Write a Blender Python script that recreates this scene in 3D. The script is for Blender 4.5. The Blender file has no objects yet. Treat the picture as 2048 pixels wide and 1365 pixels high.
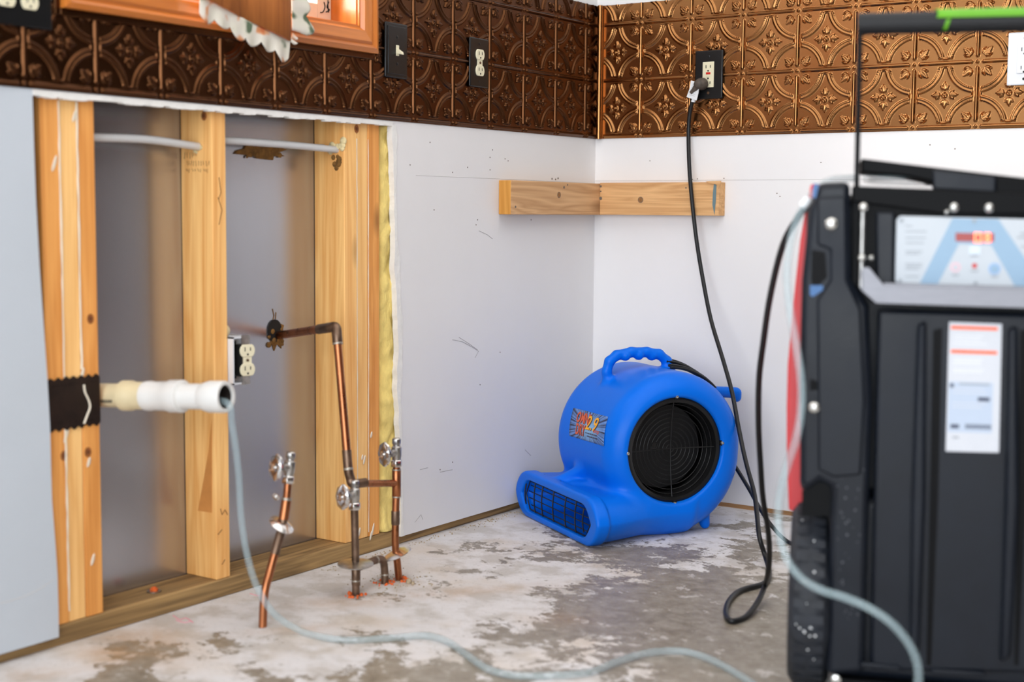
import bpy, bmesh, math, random
import numpy as np
from mathutils import Vector, Matrix, noise as mnoise

S = bpy.context.scene
COL = S.collection
random.seed(7)

# ------------------------------------------------------------------ camera
FPX, W, H = 2824.4927, 2048, 1365
CAM = np.array([2.0695, -3.4321, 0.7921])
CR = np.array([0.824806, 0.565362, 0.007767])
CU = np.array([-0.058282, 0.071343, 0.995748])
CF = np.array([-0.562402, 0.821729, -0.091793])
CR /= np.linalg.norm(CR); CU /= np.linalg.norm(CU); CF /= np.linalg.norm(CF)
cam = bpy.data.cameras.new('camera')
camo = bpy.data.objects.new('camera', cam)
COL.objects.link(camo)
M = Matrix.Identity(4)
for i in range(3):
    M[i][0], M[i][1], M[i][2], M[i][3] = CR[i], CU[i], -CF[i], CAM[i]
camo.matrix_world = M
cam.sensor_width = 36.0
cam.lens = FPX / W * 36.0
cam.clip_start = 0.05
cam.dof.use_dof = True
cam.dof.focus_distance = 3.52
cam.dof.aperture_fstop = 2.3
cam.dof.aperture_blades = 9
S.camera = camo

# ------------------------------------------------------------------ world, light, exposure
w = bpy.data.worlds.new('World')
S.world = w
w.use_nodes = True
bg = w.node_tree.nodes['Background']
bg.inputs[0].default_value = (0.80, 0.90, 1.0, 1)
bg.inputs[1].default_value = 1.6


def area(name, loc, target, sx, sy, power, col=(1, 1, 1)):
    l = bpy.data.lights.new(name, 'AREA')
    l.shape = 'RECTANGLE'; l.size = sx; l.size_y = sy; l.energy = power; l.color = col
    o = bpy.data.objects.new(name, l); COL.objects.link(o)
    o.location = loc
    o.rotation_euler = (Vector(target) - Vector(loc)).to_track_quat('-Z', 'Y').to_euler()
    return o


# daylight through the big patio door behind the camera and the window in the left wall, then two added fills
area('daylight_patio_door', (2.2, -5.15, 1.25), (1.7, 0, 1.1), 3.3, 2.0, 92, (0.93, 0.965, 1.0))
area('daylight_left_window', (-0.55, -1.40, 1.75), (1.0, -1.0, 1.1), 0.9, 0.9, 70, (1.0, 0.98, 0.95))
area('fill_from_right', (4.12, -3.9, 1.45), (0.0, -1.2, 0.9), 1.6, 1.2, 10, (1.0, 0.98, 0.96))  # added fill from the right side, no window opens there
area('ceiling_bounce_fill', (1.6, -1.55, 2.46), (1.6, -1.55, 0), 2.8, 2.8, 34, (1.0, 0.975, 0.95))  # oversized soft panel added as ceiling bounce
S.view_settings.view_transform = 'Standard'
S.view_settings.look = 'None'
S.view_settings.exposure = 0.2
S.view_settings.gamma = 1.0
S.view_settings.use_curve_mapping = False
S.cycles.use_denoising = True
S.cycles.max_bounces = 8
S.cycles.sample_clamp_indirect = 6.0
S.cycles.caustics_reflective = False
S.cycles.caustics_refractive = False


# ------------------------------------------------------------------ helpers: where a sight line meets a real plane
def ray(px, py):
    return (CF * FPX + CR * (px - W / 2) - CU * (py - H / 2)) / FPX


def at(px, py, ax, v):
    d = ray(px, py); t = (v - CAM[ax]) / d[ax]
    return CAM + t * d


def atd(px, py, dep):
    return CAM + dep * ray(px, py)


def on(px, py, P0, n):
    d = ray(px, py); t = ((np.asarray(P0) - CAM) @ n) / (d @ n)
    return CAM + t * d


def fl(px, py, z=0.0):
    return at(px, py, 2, z)


def dep(P):
    return float((np.asarray(P) - CAM) @ CF)


def nrm(v):
    v = np.asarray(v, float)
    return v / np.linalg.norm(v)


# ------------------------------------------------------------------ mesh builder
class MB:
    def __init__(s):
        s.v = []; s.f = []; s.mi = []; s.cur = 0

    def add(s, vs, fs):
        b = len(s.v)
        s.v += [tuple(map(float, q)) for q in vs]
        for f in fs:
            s.f.append(tuple(b + i for i in f)); s.mi.append(s.cur)
        return s

    def box(s, lo, hi):
        (a, b, c), (d, e, f) = lo, hi
        return s.add([(a, b, c), (d, b, c), (d, e, c), (a, e, c), (a, b, f), (d, b, f), (d, e, f), (a, e, f)],
                     [(0, 3, 2, 1), (4, 5, 6, 7), (0, 1, 5, 4), (1, 2, 6, 5), (2, 3, 7, 6), (3, 0, 4, 7)])

    def prism(s, pts, n):
        """closed polygon of 3-D points pushed along vector n"""
        pts = [np.asarray(p, float) for p in pts]; n = np.asarray(n, float); k = len(pts)
        nn = np.zeros(3)
        for i in range(k):
            nn += np.cross(pts[i], pts[(i + 1) % k])
        if nn @ n > 0: pts = pts[::-1]
        vs = pts + [p + n for p in pts]
        fs = [tuple(range(k)), tuple(range(2 * k - 1, k - 1, -1))]
        for i in range(k):
            j = (i + 1) % k
            fs.append((j, i, k + i, k + j))
        return s.add(vs, fs)

    def tube(s, pts, r, seg=10, caps=True, closed=False):
        pts = [np.asarray(p, float) for p in pts]; n = len(pts)
        rs = r if hasattr(r, '__len__') else [r] * n
        vs = []; prev = None
        for i in range(n):
            if closed: t = nrm(pts[(i + 1) % n] - pts[i - 1])
            else: t = nrm(pts[min(i + 1, n - 1)] - pts[max(i - 1, 0)])
            if prev is None:
                a = np.array([0, 0, 1.0]) if abs(t[2]) < 0.9 else np.array([1.0, 0, 0])
                u = nrm(np.cross(t, a))
            else:
                u = nrm(prev - t * (prev @ t))
            prev = u; v = np.cross(t, u)
            for k in range(seg):
                a = 2 * math.pi * k / seg
                vs.append(pts[i] + rs[i] * (math.cos(a) * u + math.sin(a) * v))
        fs = []
        m = n if closed else n - 1
        for i in range(m):
            for k in range(seg):
                a = i * seg + k; b = i * seg + (k + 1) % seg
                c = ((i + 1) % n) * seg + (k + 1) % seg; d = ((i + 1) % n) * seg + k
                fs.append((a, b, c, d))
        if caps and not closed:
            fs.append(tuple(range(seg - 1, -1, -1)))
            fs.append(tuple((n - 1) * seg + k for k in range(seg)))
        return s.add(vs, fs)

    def lathe(s, prof, o, ax, seg=24, e1=None, sx=1.0, sy=1.0):
        """profile of (radius, height) turned about ax at o"""
        o = np.asarray(o, float); ax = nrm(ax)
        if e1 is None:
            e1 = np.array([0, 0, 1.0]) if abs(ax[2]) < 0.9 else np.array([1.0, 0, 0])
        e1 = nrm(np.asarray(e1, float) - ax * (np.asarray(e1, float) @ ax)); e2 = np.cross(ax, e1)
        vs = []; n = len(prof)
        for (r, h) in prof:
            r = max(r, 1e-5)
            for k in range(seg):
                a = 2 * math.pi * k / seg
                vs.append(o + ax * h + r * (sx * math.cos(a) * e1 + sy * math.sin(a) * e2))
        fs = []
        for i in range(n - 1):
            for k in range(seg):
                fs.append((i * seg + k, i * seg + (k + 1) % seg, (i + 1) * seg + (k + 1) % seg, (i + 1) * seg + k))
        fs.append(tuple(range(seg - 1, -1, -1))); fs.append(tuple((n - 1) * seg + k for k in range(seg)))
        return s.add(vs, fs)

    def cyl(s, p0, p1, r0, r1=None, seg=20):
        p0 = np.asarray(p0, float); p1 = np.asarray(p1, float)
        L = np.linalg.norm(p1 - p0); r1 = r0 if r1 is None else r1
        return s.lathe([(r0, 0), (r1, L)], p0, p1 - p0, seg)

    def ball(s, c, r, seg=14, ax=(0, 0, 1), fx=1.0):
        pr = [(r * math.sin(math.pi * i / 8), -r * fx * math.cos(math.pi * i / 8)) for i in range(9)]
        return s.lathe(pr, c, ax, seg)

    def grid(s, fn, nu, nv):
        vs = [fn(i / nu, j / nv) for j in range(nv + 1) for i in range(nu + 1)]
        fs = [(j * (nu + 1) + i, j * (nu + 1) + i + 1, (j + 1) * (nu + 1) + i + 1, (j + 1) * (nu + 1) + i)
              for j in range(nv) for i in range(nu)]
        return s.add(vs, fs)

    def build(s, name, mat, parent=None, smooth=None, bevel=0.0, bseg=2, mats=None, fix=True):
        me = bpy.data.meshes.new(name)
        me.from_pydata(s.v, [], s.f)
        if fix:
            bm = bmesh.new(); bm.from_mesh(me)
            bmesh.ops.recalc_face_normals(bm, faces=bm.faces)
            bm.to_mesh(me); bm.free()
        for m_ in (mats or [mat]): me.materials.append(m_)
        if mats: me.polygons.foreach_set('material_index', s.mi)
        if smooth is not None:
            me.shade_smooth(); me.set_sharp_from_angle(angle=math.radians(smooth))
        o = link(name, me, parent)
        if bevel:
            b = o.modifiers.new('edge', 'BEVEL'); b.width = bevel; b.segments = bseg
            b.limit_method = 'ANGLE'; b.angle_limit = math.radians(35)
            if smooth is None:
                me.shade_smooth(); me.set_sharp_from_angle(angle=math.radians(50))
            b.harden_normals = False
        return o


def link(name, data, parent=None):
    o = bpy.data.objects.new(name, data)
    COL.objects.link(o)
    if parent is not None:
        o.parent = parent
        o.matrix_parent_inverse = Matrix.Translation(-parent.location) if parent.get('_abs') else Matrix.Identity(4)
    return o


def tag(o, label, cat, group=None, kind=None):
    o['label'] = label; o['category'] = cat
    if group: o['group'] = group
    if kind: o['kind'] = kind
    return o


def thing(name, loc, label, cat, group=None):
    """Empty at the base; children are built in world coordinates"""
    o = bpy.data.objects.new(name, None); COL.objects.link(o)
    o.empty_display_size = 0.05
    o.location = tuple(map(float, loc)); o['_abs'] = 1
    return tag(o, label, cat, group)


def struct(o):
    o['kind'] = 'structure'
    return o


def spline(pts, n=8):
    """Catmull-Rom through the points"""
    P = [np.asarray(p, float) for p in pts]
    P = [2 * P[0] - P[1]] + P + [2 * P[-1] - P[-2]]
    out = []
    for i in range(1, len(P) - 2):
        for k in range(n):
            t = k / n
            out.append(0.5 * ((2 * P[i]) + (-P[i - 1] + P[i + 1]) * t + (2 * P[i - 1] - 5 * P[i] + 4 * P[i + 1] - P[i + 2]) * t * t
                              + (-P[i - 1] + 3 * P[i] - 3 * P[i + 1] + P[i + 2]) * t ** 3))
    out.append(P[-2])
    return out


def text_geo(txt, size, bold=0.0, shear=0.0, sx=1.0):
    """flat lettering: vertices (x, y) and faces"""
    c = bpy.data.curves.new('t', 'FONT'); c.body = txt; c.size = size; c.offset = bold; c.shear = shear
    c.resolution_u = 3
    o = bpy.data.objects.new('t', c); COL.objects.link(o)
    dg = bpy.context.evaluated_depsgraph_get()
    me = o.evaluated_get(dg).to_mesh()
    vs = [(v.co.x * sx, v.co.y) for v in me.vertices]; fs = [tuple(p.vertices) for p in me.polygons]
    o.evaluated_get(dg).to_mesh_clear()
    bpy.data.objects.remove(o); bpy.data.curves.remove(c)
    return vs, fs


# ------------------------------------------------------------------ materials
def srgb(r, g, b):
    f = lambda c: c / 12.92 if c <= 0.04045 else ((c + 0.055) / 1.055) ** 2.4
    return tuple(f(x / 255) for x in (r, g, b)) + (1,)


MATS = {}


def mat(name, col, rough=0.5, metal=0.0, var=0.0, vscale=8.0, bump=0.0, bscale=60.0, spec=0.5, emit=None, est=1.0,
        coat=0.0, stretch=(1, 1, 1), trans=0.0, ior=1.45, rvar=0.0, alpha=1.0):
    m = bpy.data.materials.new(name); m.use_nodes = True
    nt = m.node_tree; N = nt.nodes; L = nt.links
    b = N['Principled BSDF']
    b.inputs['Roughness'].default_value = rough
    b.inputs['Metallic'].default_value = metal
    b.inputs['Specular IOR Level'].default_value = spec
    b.inputs['Base Color'].default_value = col
    b.inputs['Coat Weight'].default_value = coat
    b.inputs['Transmission Weight'].default_value = trans
    b.inputs['IOR'].default_value = ior
    b.inputs['Alpha'].default_value = alpha
    if emit:
        b.inputs['Emission Color'].default_value = emit; b.inputs['Emission Strength'].default_value = est
    if var or bump or rvar:
        tc = N.new('ShaderNodeTexCoord'); mp = N.new('ShaderNodeMapping')
        mp.inputs['Scale'].default_value = stretch
        L.new(tc.outputs['Object'], mp.inputs[0])
        if var or rvar:
            n = N.new('ShaderNodeTexNoise'); n.inputs['Scale'].default_value = vscale
            n.inputs['Detail'].default_value = 6; n.inputs['Roughness'].default_value = 0.62
            L.new(mp.outputs[0], n.inputs['Vector'])
        if var:
            r = N.new('ShaderNodeValToRGB')
            r.color_ramp.elements[0].position = 0.3; r.color_ramp.elements[1].position = 0.7
            r.color_ramp.elements[0].color = tuple(c * (1 - var) for c in col[:3]) + (1,)
            r.color_ramp.elements[1].color = tuple(min(1, c * (1 + var * 0.6)) for c in col[:3]) + (1,)
            L.new(n.outputs[0], r.inputs[0]); L.new(r.outputs[0], b.inputs['Base Color'])
        if rvar:
            q = N.new('ShaderNodeMapRange')
            q.inputs['From Min'].default_value = 0.3; q.inputs['From Max'].default_value = 0.7
            q.inputs['To Min'].default_value = max(0.03, rough - rvar); q.inputs['To Max'].default_value = min(1, rough + rvar)
            L.new(n.outputs[0], q.inputs['Value']); L.new(q.outputs[0], b.inputs['Roughness'])
        if bump:
            n2 = N.new('ShaderNodeTexNoise'); n2.inputs['Scale'].default_value = bscale
            n2.inputs['Detail'].default_value = 4
            L.new(mp.outputs[0], n2.inputs['Vector'])
            bp = N.new('ShaderNodeBump'); bp.inputs['Strength'].default_value = bump; bp.inputs['Distance'].default_value = 0.002
            L.new(n2.outputs[0], bp.inputs['Height']); L.new(bp.outputs[0], b.inputs['Normal'])
    MATS[name] = m
    return m


def wood(name, c0, c1, axis, scale=1.0, rough=0.6, dark=None, knots=0.35, ring=1.0, spec=0.35, off=0.0):
    """sawn softwood: long fibres along one axis, broad rings, occasional knots"""
    m = bpy.data.materials.new(name); m.use_nodes = True
    nt = m.node_tree; N = nt.nodes; L = nt.links; b = N['Principled BSDF']
    b.inputs['Roughness'].default_value = rough; b.inputs['Specular IOR Level'].default_value = spec
    tc = N.new('ShaderNodeTexCoord'); mp = N.new('ShaderNodeMapping')
    sc = [22 * scale] * 3; sc[axis] = 1.3 * scale
    mp.inputs['Scale'].default_value = sc; mp.inputs['Location'].default_value = (off, off * 1.7, off * 0.6)
    L.new(tc.outputs['Object'], mp.inputs[0])
    n1 = N.new('ShaderNodeTexNoise'); n1.inputs['Scale'].default_value = 1.0; n1.inputs['Detail'].default_value = 3
    n1.inputs['Distortion'].default_value = 0.6
    L.new(mp.outputs[0], n1.inputs['Vector'])
    mp2 = N.new('ShaderNodeMapping'); sc2 = [160 * scale] * 3; sc2[axis] = 3 * scale
    mp2.inputs['Scale'].default_value = sc2; L.new(tc.outputs['Object'], mp2.inputs[0])
    n2 = N.new('ShaderNodeTexNoise'); n2.inputs['Scale'].default_value = 1.0; n2.inputs['Detail'].default_value = 4
    L.new(mp2.outputs[0], n2.inputs['Vector'])
    # growth rings from the broad noise
    ma = N.new('ShaderNodeMath'); ma.operation = 'MULTIPLY'; ma.inputs[1].default_value = 9.0 * ring
    L.new(n1.outputs[0], ma.inputs[0])
    fr = N.new('ShaderNodeMath'); fr.operation = 'PINGPONG'; fr.inputs[1].default_value = 1.0
    L.new(ma.outputs[0], fr.inputs[0])
    mx = N.new('ShaderNodeMath'); mx.operation = 'MULTIPLY_ADD'; mx.inputs[1].default_value = 0.45
    L.new(fr.outputs[0], mx.inputs[0])
    m3 = N.new('ShaderNodeMath'); m3.operation = 'MULTIPLY'; m3.inputs[1].default_value = 0.75
    L.new(n2.outputs[0], m3.inputs[0]); L.new(m3.outputs[0], mx.inputs[2])
    r = N.new('ShaderNodeValToRGB')
    r.color_ramp.elements[0].position = 0.15; r.color_ramp.elements[1].position = 0.85
    r.color_ramp.elements[0].color = c0; r.color_ramp.elements[1].color = c1
    L.new(mx.outputs[0], r.inputs[0])
    # knots
    mp3 = N.new('ShaderNodeMapping'); sc3 = [9 * scale] * 3; sc3[axis] = 3.2 * scale
    mp3.inputs['Scale'].default_value = sc3; mp3.inputs['Location'].default_value = (off * 2, off, off * 3)
    L.new(tc.outputs['Object'], mp3.inputs[0])
    vo = N.new('ShaderNodeTexVoronoi'); vo.inputs['Scale'].default_value = 1.0; vo.inputs['Randomness'].default_value = 1.0
    L.new(mp3.outputs[0], vo.inputs['Vector'])
    kr = N.new('ShaderNodeValToRGB')
    kr.color_ramp.elements[0].position = 0.035; kr.color_ramp.elements[1].position = 0.16
    kr.color_ramp.elements[0].color = (knots * 2, ) * 3 + (1,); kr.color_ramp.elements[1].color = (0, 0, 0, 1)
    L.new(vo.outputs['Distance'], kr.inputs[0])
    mix = N.new('ShaderNodeMix'); mix.data_type = 'RGBA'
    L.new(kr.outputs[0], mix.inputs[0]); L.new(r.outputs[0], mix.inputs[6])
    mix.inputs[7].default_value = dark or tuple(c * 0.35 for c in c0[:3]) + (1,)
    L.new(mix.outputs[2], b.inputs['Base Color'])
    bp = N.new('ShaderNodeBump'); bp.inputs['Strength'].default_value = 0.25; bp.inputs['Distance'].default_value = 0.001
    L.new(n2.outputs[0], bp.inputs['Height']); L.new(bp.outputs[0], b.inputs['Normal'])
    MATS[name] = m
    return m


M_wall = mat('painted_drywall', srgb(226, 224, 224), 0.42, var=0.025, vscale=3.0, bump=0.05, bscale=120)
M_sheet = mat('drywall_toned_for_falloff', srgb(192, 199, 207), 0.5, var=0.03, vscale=3.0, bump=0.05, bscale=120)  # wall paint toned darker and bluer to make up for lighting falloff
M_wallb = mat('painted_drywall_back', srgb(236, 234, 234), 0.5, var=0.02, vscale=2.5, bump=0.05, bscale=120)
M_gyp = mat('raw_gypsum', srgb(232, 230, 226), 0.9, var=0.08, vscale=40, bump=0.5, bscale=150)
M_ceil = mat('ceiling_white', srgb(225, 222, 218), 0.9, var=0.02)
M_wallr = mat('dark_side_wall', srgb(74, 62, 54), 0.8, var=0.05)
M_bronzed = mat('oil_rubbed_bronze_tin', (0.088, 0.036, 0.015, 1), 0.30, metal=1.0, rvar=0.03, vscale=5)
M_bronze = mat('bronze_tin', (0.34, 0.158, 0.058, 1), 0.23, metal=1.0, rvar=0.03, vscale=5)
M_stud = wood('pine_stud', srgb(222, 152, 78), srgb(252, 200, 128), 2, 1.0, 0.55, off=1.3)
M_stud2 = wood('pine_stud_dark', srgb(206, 130, 58), srgb(236, 166, 90), 2, 1.1, 0.55, off=4.1)
M_stud3 = wood('pine_stud_pale', srgb(226, 164, 92), srgb(250, 200, 130), 2, 0.9, 0.55, off=7.7)
M_sill = wood('treated_sill', srgb(94, 72, 46), srgb(172, 138, 90), 1, 1.2, 0.8, off=2.0, knots=0.2)
M_strip = wood('strip_wood', srgb(128, 92, 58), srgb(186, 142, 98), 0, 1.0, 0.8, off=5.0)
M_cleat = wood('cleat_wood_left', srgb(178, 132, 88), srgb(216, 172, 126), 1, 0.8, 0.7, off=3.3, ring=2.2, knots=0.3)
M_cleatb = wood('cleat_wood_back', srgb(192, 140, 88), srgb(228, 180, 126), 0, 0.8, 0.7, off=6.3, ring=2.2, knots=0.3)
M_endg = wood('end_grain', srgb(186, 124, 48), srgb(214, 154, 74), 2, 0.8, 0.7, off=8.3, knots=0.0)
M_trimw = wood('window_trim_wood', srgb(160, 88, 30), srgb(204, 120, 48), 1, 0.7, 0.28, off=2.6, spec=0.6, knots=0.15)
M_trimv = wood('window_trim_wood_upright', srgb(160, 88, 30), srgb(204, 120, 48), 2, 0.7, 0.28, off=4.6, spec=0.6, knots=0.15)
M_curt = wood('brown_cloth', srgb(128, 70, 28), srgb(166, 98, 44), 2, 1.2, 0.75, off=9.1, knots=0.1)
M_black = mat('black_plate', srgb(12, 13, 15), 0.32, spec=0.5)
M_ivory = mat('ivory_plastic', srgb(226, 218, 188), 0.35)
M_whitep = mat('white_plastic', srgb(218, 221, 226), 0.35)
M_dark = mat('dark_slot', srgb(18, 16, 14), 0.7)
M_red = mat('red_button', srgb(196, 30, 18), 0.4)
M_rust = mat('rusty_screw', srgb(96, 70, 48), 0.6, metal=0.4, var=0.3, vscale=200)
M_copper = mat('copper_pipe', (0.40, 0.15, 0.065, 1), 0.30, metal=1.0, var=0.5, vscale=22, rvar=0.12, stretch=(1, 1, 0.5))
M_copperd = mat('tarnished_copper', (0.20, 0.13, 0.09, 1), 0.42, metal=0.9, var=0.5, vscale=30, rvar=0.1)
M_solder = mat('solder', srgb(176, 170, 158), 0.4, metal=0.8, var=0.3, vscale=80)
M_chrome = mat('chrome', (0.74, 0.72, 0.70, 1), 0.2, metal=1.0, var=0.15, vscale=40)
M_chromed = mat('aged_chrome', (0.50, 0.49, 0.47, 1), 0.28, metal=1.0, var=0.35, vscale=60)
M_pvc = mat('white_pvc', srgb(220, 218, 214), 0.28, var=0.03, vscale=12)
M_pvcc = mat('cream_pvc', srgb(214, 198, 160), 0.35, var=0.08, vscale=14)
M_pex = mat('pex_tube', srgb(206, 206, 206), 0.3, var=0.05, vscale=10)
M_nail = mat('nail_plate', srgb(46, 32, 26), 0.5, metal=0.5, var=0.4, vscale=30)
M_caulk = mat('caulk', srgb(228, 216, 196), 0.6)
M_foam = mat('spray_foam', srgb(226, 208, 160), 0.9, var=0.3, vscale=90, bump=0.6, bscale=120)
M_insul = mat('fibreglass', srgb(240, 212, 128), 0.95, var=0.30, vscale=26, bump=1.0, bscale=240, stretch=(1, 1, 0.4))
M_rag = mat('torn_fibreboard', srgb(126, 88, 40), 0.9, var=0.5, vscale=60, bump=0.8, bscale=120)
M_blue = mat('blue_rotomoulded', (0.0005, 0.145, 0.74, 1), 0.36, var=0.03, vscale=6, bump=0.06, bscale=220, spec=0.20)
M_blk = mat('black_plastic', srgb(16, 16, 17), 0.35)
M_blkg = mat('black_grille', srgb(20, 20, 21), 0.28)
M_fan = mat('fan_wheel', srgb(26, 26, 28), 0.42)
M_cord = mat('black_cord', srgb(20, 21, 24), 0.42, spec=0.45)
M_body = mat('charcoal_polyethylene', srgb(18, 23, 32), 0.40, spec=0.30, var=0.30, vscale=7, bump=0.12, bscale=160, rvar=0.08)
M_body2 = mat('black_recess', srgb(9, 10, 12), 0.5, spec=0.12)
M_dust = mat('scuff_dust', srgb(86, 90, 96), 0.9, var=0.4, vscale=50)
M_rub = mat('tyre_rubber', srgb(34, 38, 46), 0.6, var=0.5, vscale=30, bump=0.4, bscale=90)
M_redp = mat('red_shell', srgb(206, 62, 66), 0.4, var=0.05)
M_steel = mat('brushed_bar', srgb(140, 141, 148), 0.5, metal=0.5, var=0.08, vscale=30, stretch=(1, 1, 8))
M_bolt = mat('zinc_bolt', srgb(210, 210, 206), 0.25, metal=0.9)
M_panel = mat('panel_overlay', srgb(192, 199, 206), 0.5, spec=0.3)
M_panelb = mat('panel_blue_band', srgb(146, 174, 198), 0.5, spec=0.3)
M_grey = mat('panel_print', srgb(150, 156, 164), 0.5)
M_greyd = mat('label_print_dark', srgb(70, 76, 96), 0.5)
M_led = mat('led_window', srgb(150, 30, 22), 0.25)
M_ledon = mat('led_digit', srgb(255, 120, 80), 0.4, emit=(1.0, 0.13, 0.05, 1), est=4.0)
M_pinkp = mat('pink_symbol', srgb(226, 186, 196), 0.5)
M_bluep = mat('blue_symbol', srgb(150, 180, 216), 0.5)
M_label = mat('label_white', srgb(204, 207, 214), 0.45, spec=0.3)
M_labelb = mat('label_pale_blue', srgb(180, 193, 212), 0.45)
M_orange = mat('label_orange', srgb(255, 92, 8), 0.4)
M_green = mat('green_tape', srgb(92, 160, 18), 0.45)
M_foamg = mat('grip_foam', srgb(18, 19, 22), 0.6, bump=0.2, bscale=400)
M_orangef = mat('orange_fibre', srgb(226, 104, 44), 0.9, var=0.3, vscale=200)
M_dirt = mat('grit', srgb(176, 158, 132), 0.95, var=0.4, vscale=120)
M_paper = mat('paper_tag', srgb(226, 228, 230), 0.6)
M_sash = mat('beige_sash', srgb(216, 202, 184), 0.5, var=0.05)
M_scuff = mat('pencil_scuff', srgb(150, 146, 144), 0.8)
M_hole = mat('screw_hole', srgb(112, 100, 90), 0.9)
M_jointl = mat('board_joint', srgb(196, 194, 192), 0.7)


def special_mats():
    # glossy grey sheathing at the back of the wall cavity
    m = mat('cavity_board', srgb(184, 185, 192), 0.2, var=0.08, vscale=5, stretch=(1, 1, 0.12), spec=0.9)
    b = m.node_tree.nodes['Principled BSDF']
    b.inputs['Metallic'].default_value = 0.9; b.inputs['Roughness'].default_value = 0.27
    # stained concrete with skim-coat residue
    m = bpy.data.materials.new('patchy_concrete'); m.use_nodes = True
    nt = m.node_tree; N = nt.nodes; L = nt.links; b = N['Principled BSDF']
    tc = N.new('ShaderNodeTexCoord')
    mp = N.new('ShaderNodeMapping'); mp.inputs['Rotation'].default_value = (0, 0, math.radians(52)); mp.inputs['Scale'].default_value = (1, 1.2, 1)
    L.new(tc.outputs['Object'], mp.inputs[0])

    def noise(sc, det, rg, dist=0.0, vec=mp):
        n = N.new('ShaderNodeTexNoise'); n.inputs['Scale'].default_value = sc; n.inputs['Detail'].default_value = det
        n.inputs['Roughness'].default_value = rg; n.inputs['Distortion'].default_value = dist
        L.new(vec.outputs[0], n.inputs['Vector']); return n

    def ramp(src, p0, p1, c0=(0, 0, 0, 1), c1=(1, 1, 1, 1)):
        r = N.new('ShaderNodeValToRGB'); r.color_ramp.elements[0].position = p0; r.color_ramp.elements[1].position = p1
        r.color_ramp.elements[0].color = c0; r.color_ramp.elements[1].color = c1
        L.new(src, r.inputs[0]); return r

    def mixc(fac, a, c):
        x = N.new('ShaderNodeMix'); x.data_type = 'RGBA'
        L.new(fac, x.inputs[0])
        for i, q in ((6, a), (7, c)):
            if isinstance(q, tuple): x.inputs[i].default_value = q
            else: L.new(q, x.inputs[i])
        return x.outputs[2]

    def math2(op, a, c):
        x = N.new('ShaderNodeMath'); x.operation = op
        for i, q in ((0, a), (1, c)):
            if isinstance(q, float): x.inputs[i].default_value = q
            else: L.new(q, x.inputs[i])
        return x.outputs[0]
    attr = N.new('ShaderNodeAttribute'); attr.attribute_name = 'bare'
    at2 = N.new('ShaderNodeAttribute'); at2.attribute_name = 'stain'
    n1 = noise(5.5, 12, 0.70, 0.4); n2 = noise(24, 12, 0.74, 0.2); n3 = noise(3.2, 4, 0.5); n4 = noise(120, 3, 0.6)
    base = mixc(n3.outputs[0], srgb(112, 103, 90), srgb(150, 139, 122))
    base = mixc(ramp(n2.outputs[0], 0.42, 0.62).outputs[0], base, srgb(160, 152, 140))
    dk = ramp(n2.outputs[0], 0.30, 0.40, (1, 1, 1, 1), (0, 0, 0, 1))
    base = mixc(math2('MULTIPLY', dk.outputs[0], 0.6), base, srgb(74, 72, 70))
    skim = mixc(n2.outputs[0], srgb(204, 200, 197), srgb(228, 226, 228))
    thin = ramp(noise(9, 6, 0.6).outputs[0], 0.47, 0.60)
    skim = mixc(math2('MULTIPLY', thin.outputs[0], 0.6), skim, srgb(176, 168, 158))
    tan = ramp(n3.outputs[0], 0.52, 0.66)
    skim = mixc(math2('MULTIPLY', tan.outputs[0], 0.45), skim, srgb(202, 184, 162))
    # skim coat stays where noise exceeds the local bareness
    t = math2('ADD', math2('MULTIPLY', n1.outputs[0], 0.64), math2('MULTIPLY', n2.outputs[0], 0.36))
    d = math2('SUBTRACT', t, attr.outputs['Fac'])
    k = ramp(d, 0.0, 0.016)
    fk = ramp(noise(17, 12, 0.72, 0.3).outputs[0], 0.585, 0.61)
    base = mixc(math2('MULTIPLY', fk.outputs[0], 0.8), base, srgb(206, 200, 194))
    col = mixc(k.outputs[0], base, skim)
    st = math2('MULTIPLY', at2.outputs['Fac'], ramp(n1.outputs[0], 0.35, 0.6).outputs[0])
    col = mixc(st, col, srgb(176, 128, 66))
    col = mixc(math2('MULTIPLY', ramp(n4.outputs[0], 0.60, 0.72).outputs[0], 0.35), col, srgb(110, 104, 98))
    L.new(col, b.inputs['Base Color'])
    rr = N.new('ShaderNodeMapRange'); rr.inputs['To Min'].default_value = 0.38; rr.inputs['To Max'].default_value = 0.62
    L.new(k.outputs[0], rr.inputs['Value']); L.new(rr.outputs[0], b.inputs['Roughness'])
    bp = N.new('ShaderNodeBump'); bp.inputs['Strength'].default_value = 0.35; bp.inputs['Distance'].default_value = 0.003
    hs = math2('ADD', k.outputs[0], math2('MULTIPLY', n2.outputs[0], 0.6))
    L.new(hs, bp.inputs['Height']); L.new(bp.outputs[0], b.inputs['Normal'])
    MATS['patchy_concrete'] = m
    # clear vinyl hose
    m = mat('clear_vinyl', (0.44, 0.57, 0.61, 1), 0.12, alpha=0.27, spec=0.8)
    # window glass
    m = mat('window_glass', (0.9, 0.95, 1, 1), 0.02, alpha=0.10)
    # sunburst sticker of the blower
    m = bpy.data.materials.new('sunburst_sticker'); m.use_nodes = True
    nt = m.node_tree; N = nt.nodes; L = nt.links; b = N['Principled BSDF']; b.inputs['Roughness'].default_value = 0.4
    uv = N.new('ShaderNodeUVMap')
    sx = N.new('ShaderNodeSeparateXYZ'); L.new(uv.outputs[0], sx.inputs[0])

    def m1(op, a, c=None):
        x = N.new('ShaderNodeMath'); x.operation = op
        for i, q in ((0, a), (1, c)):
            if q is None: continue
            if isinstance(q, float): x.inputs[i].default_value = q
            else: L.new(q, x.inputs[i])
        return x.outputs[0]
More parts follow.
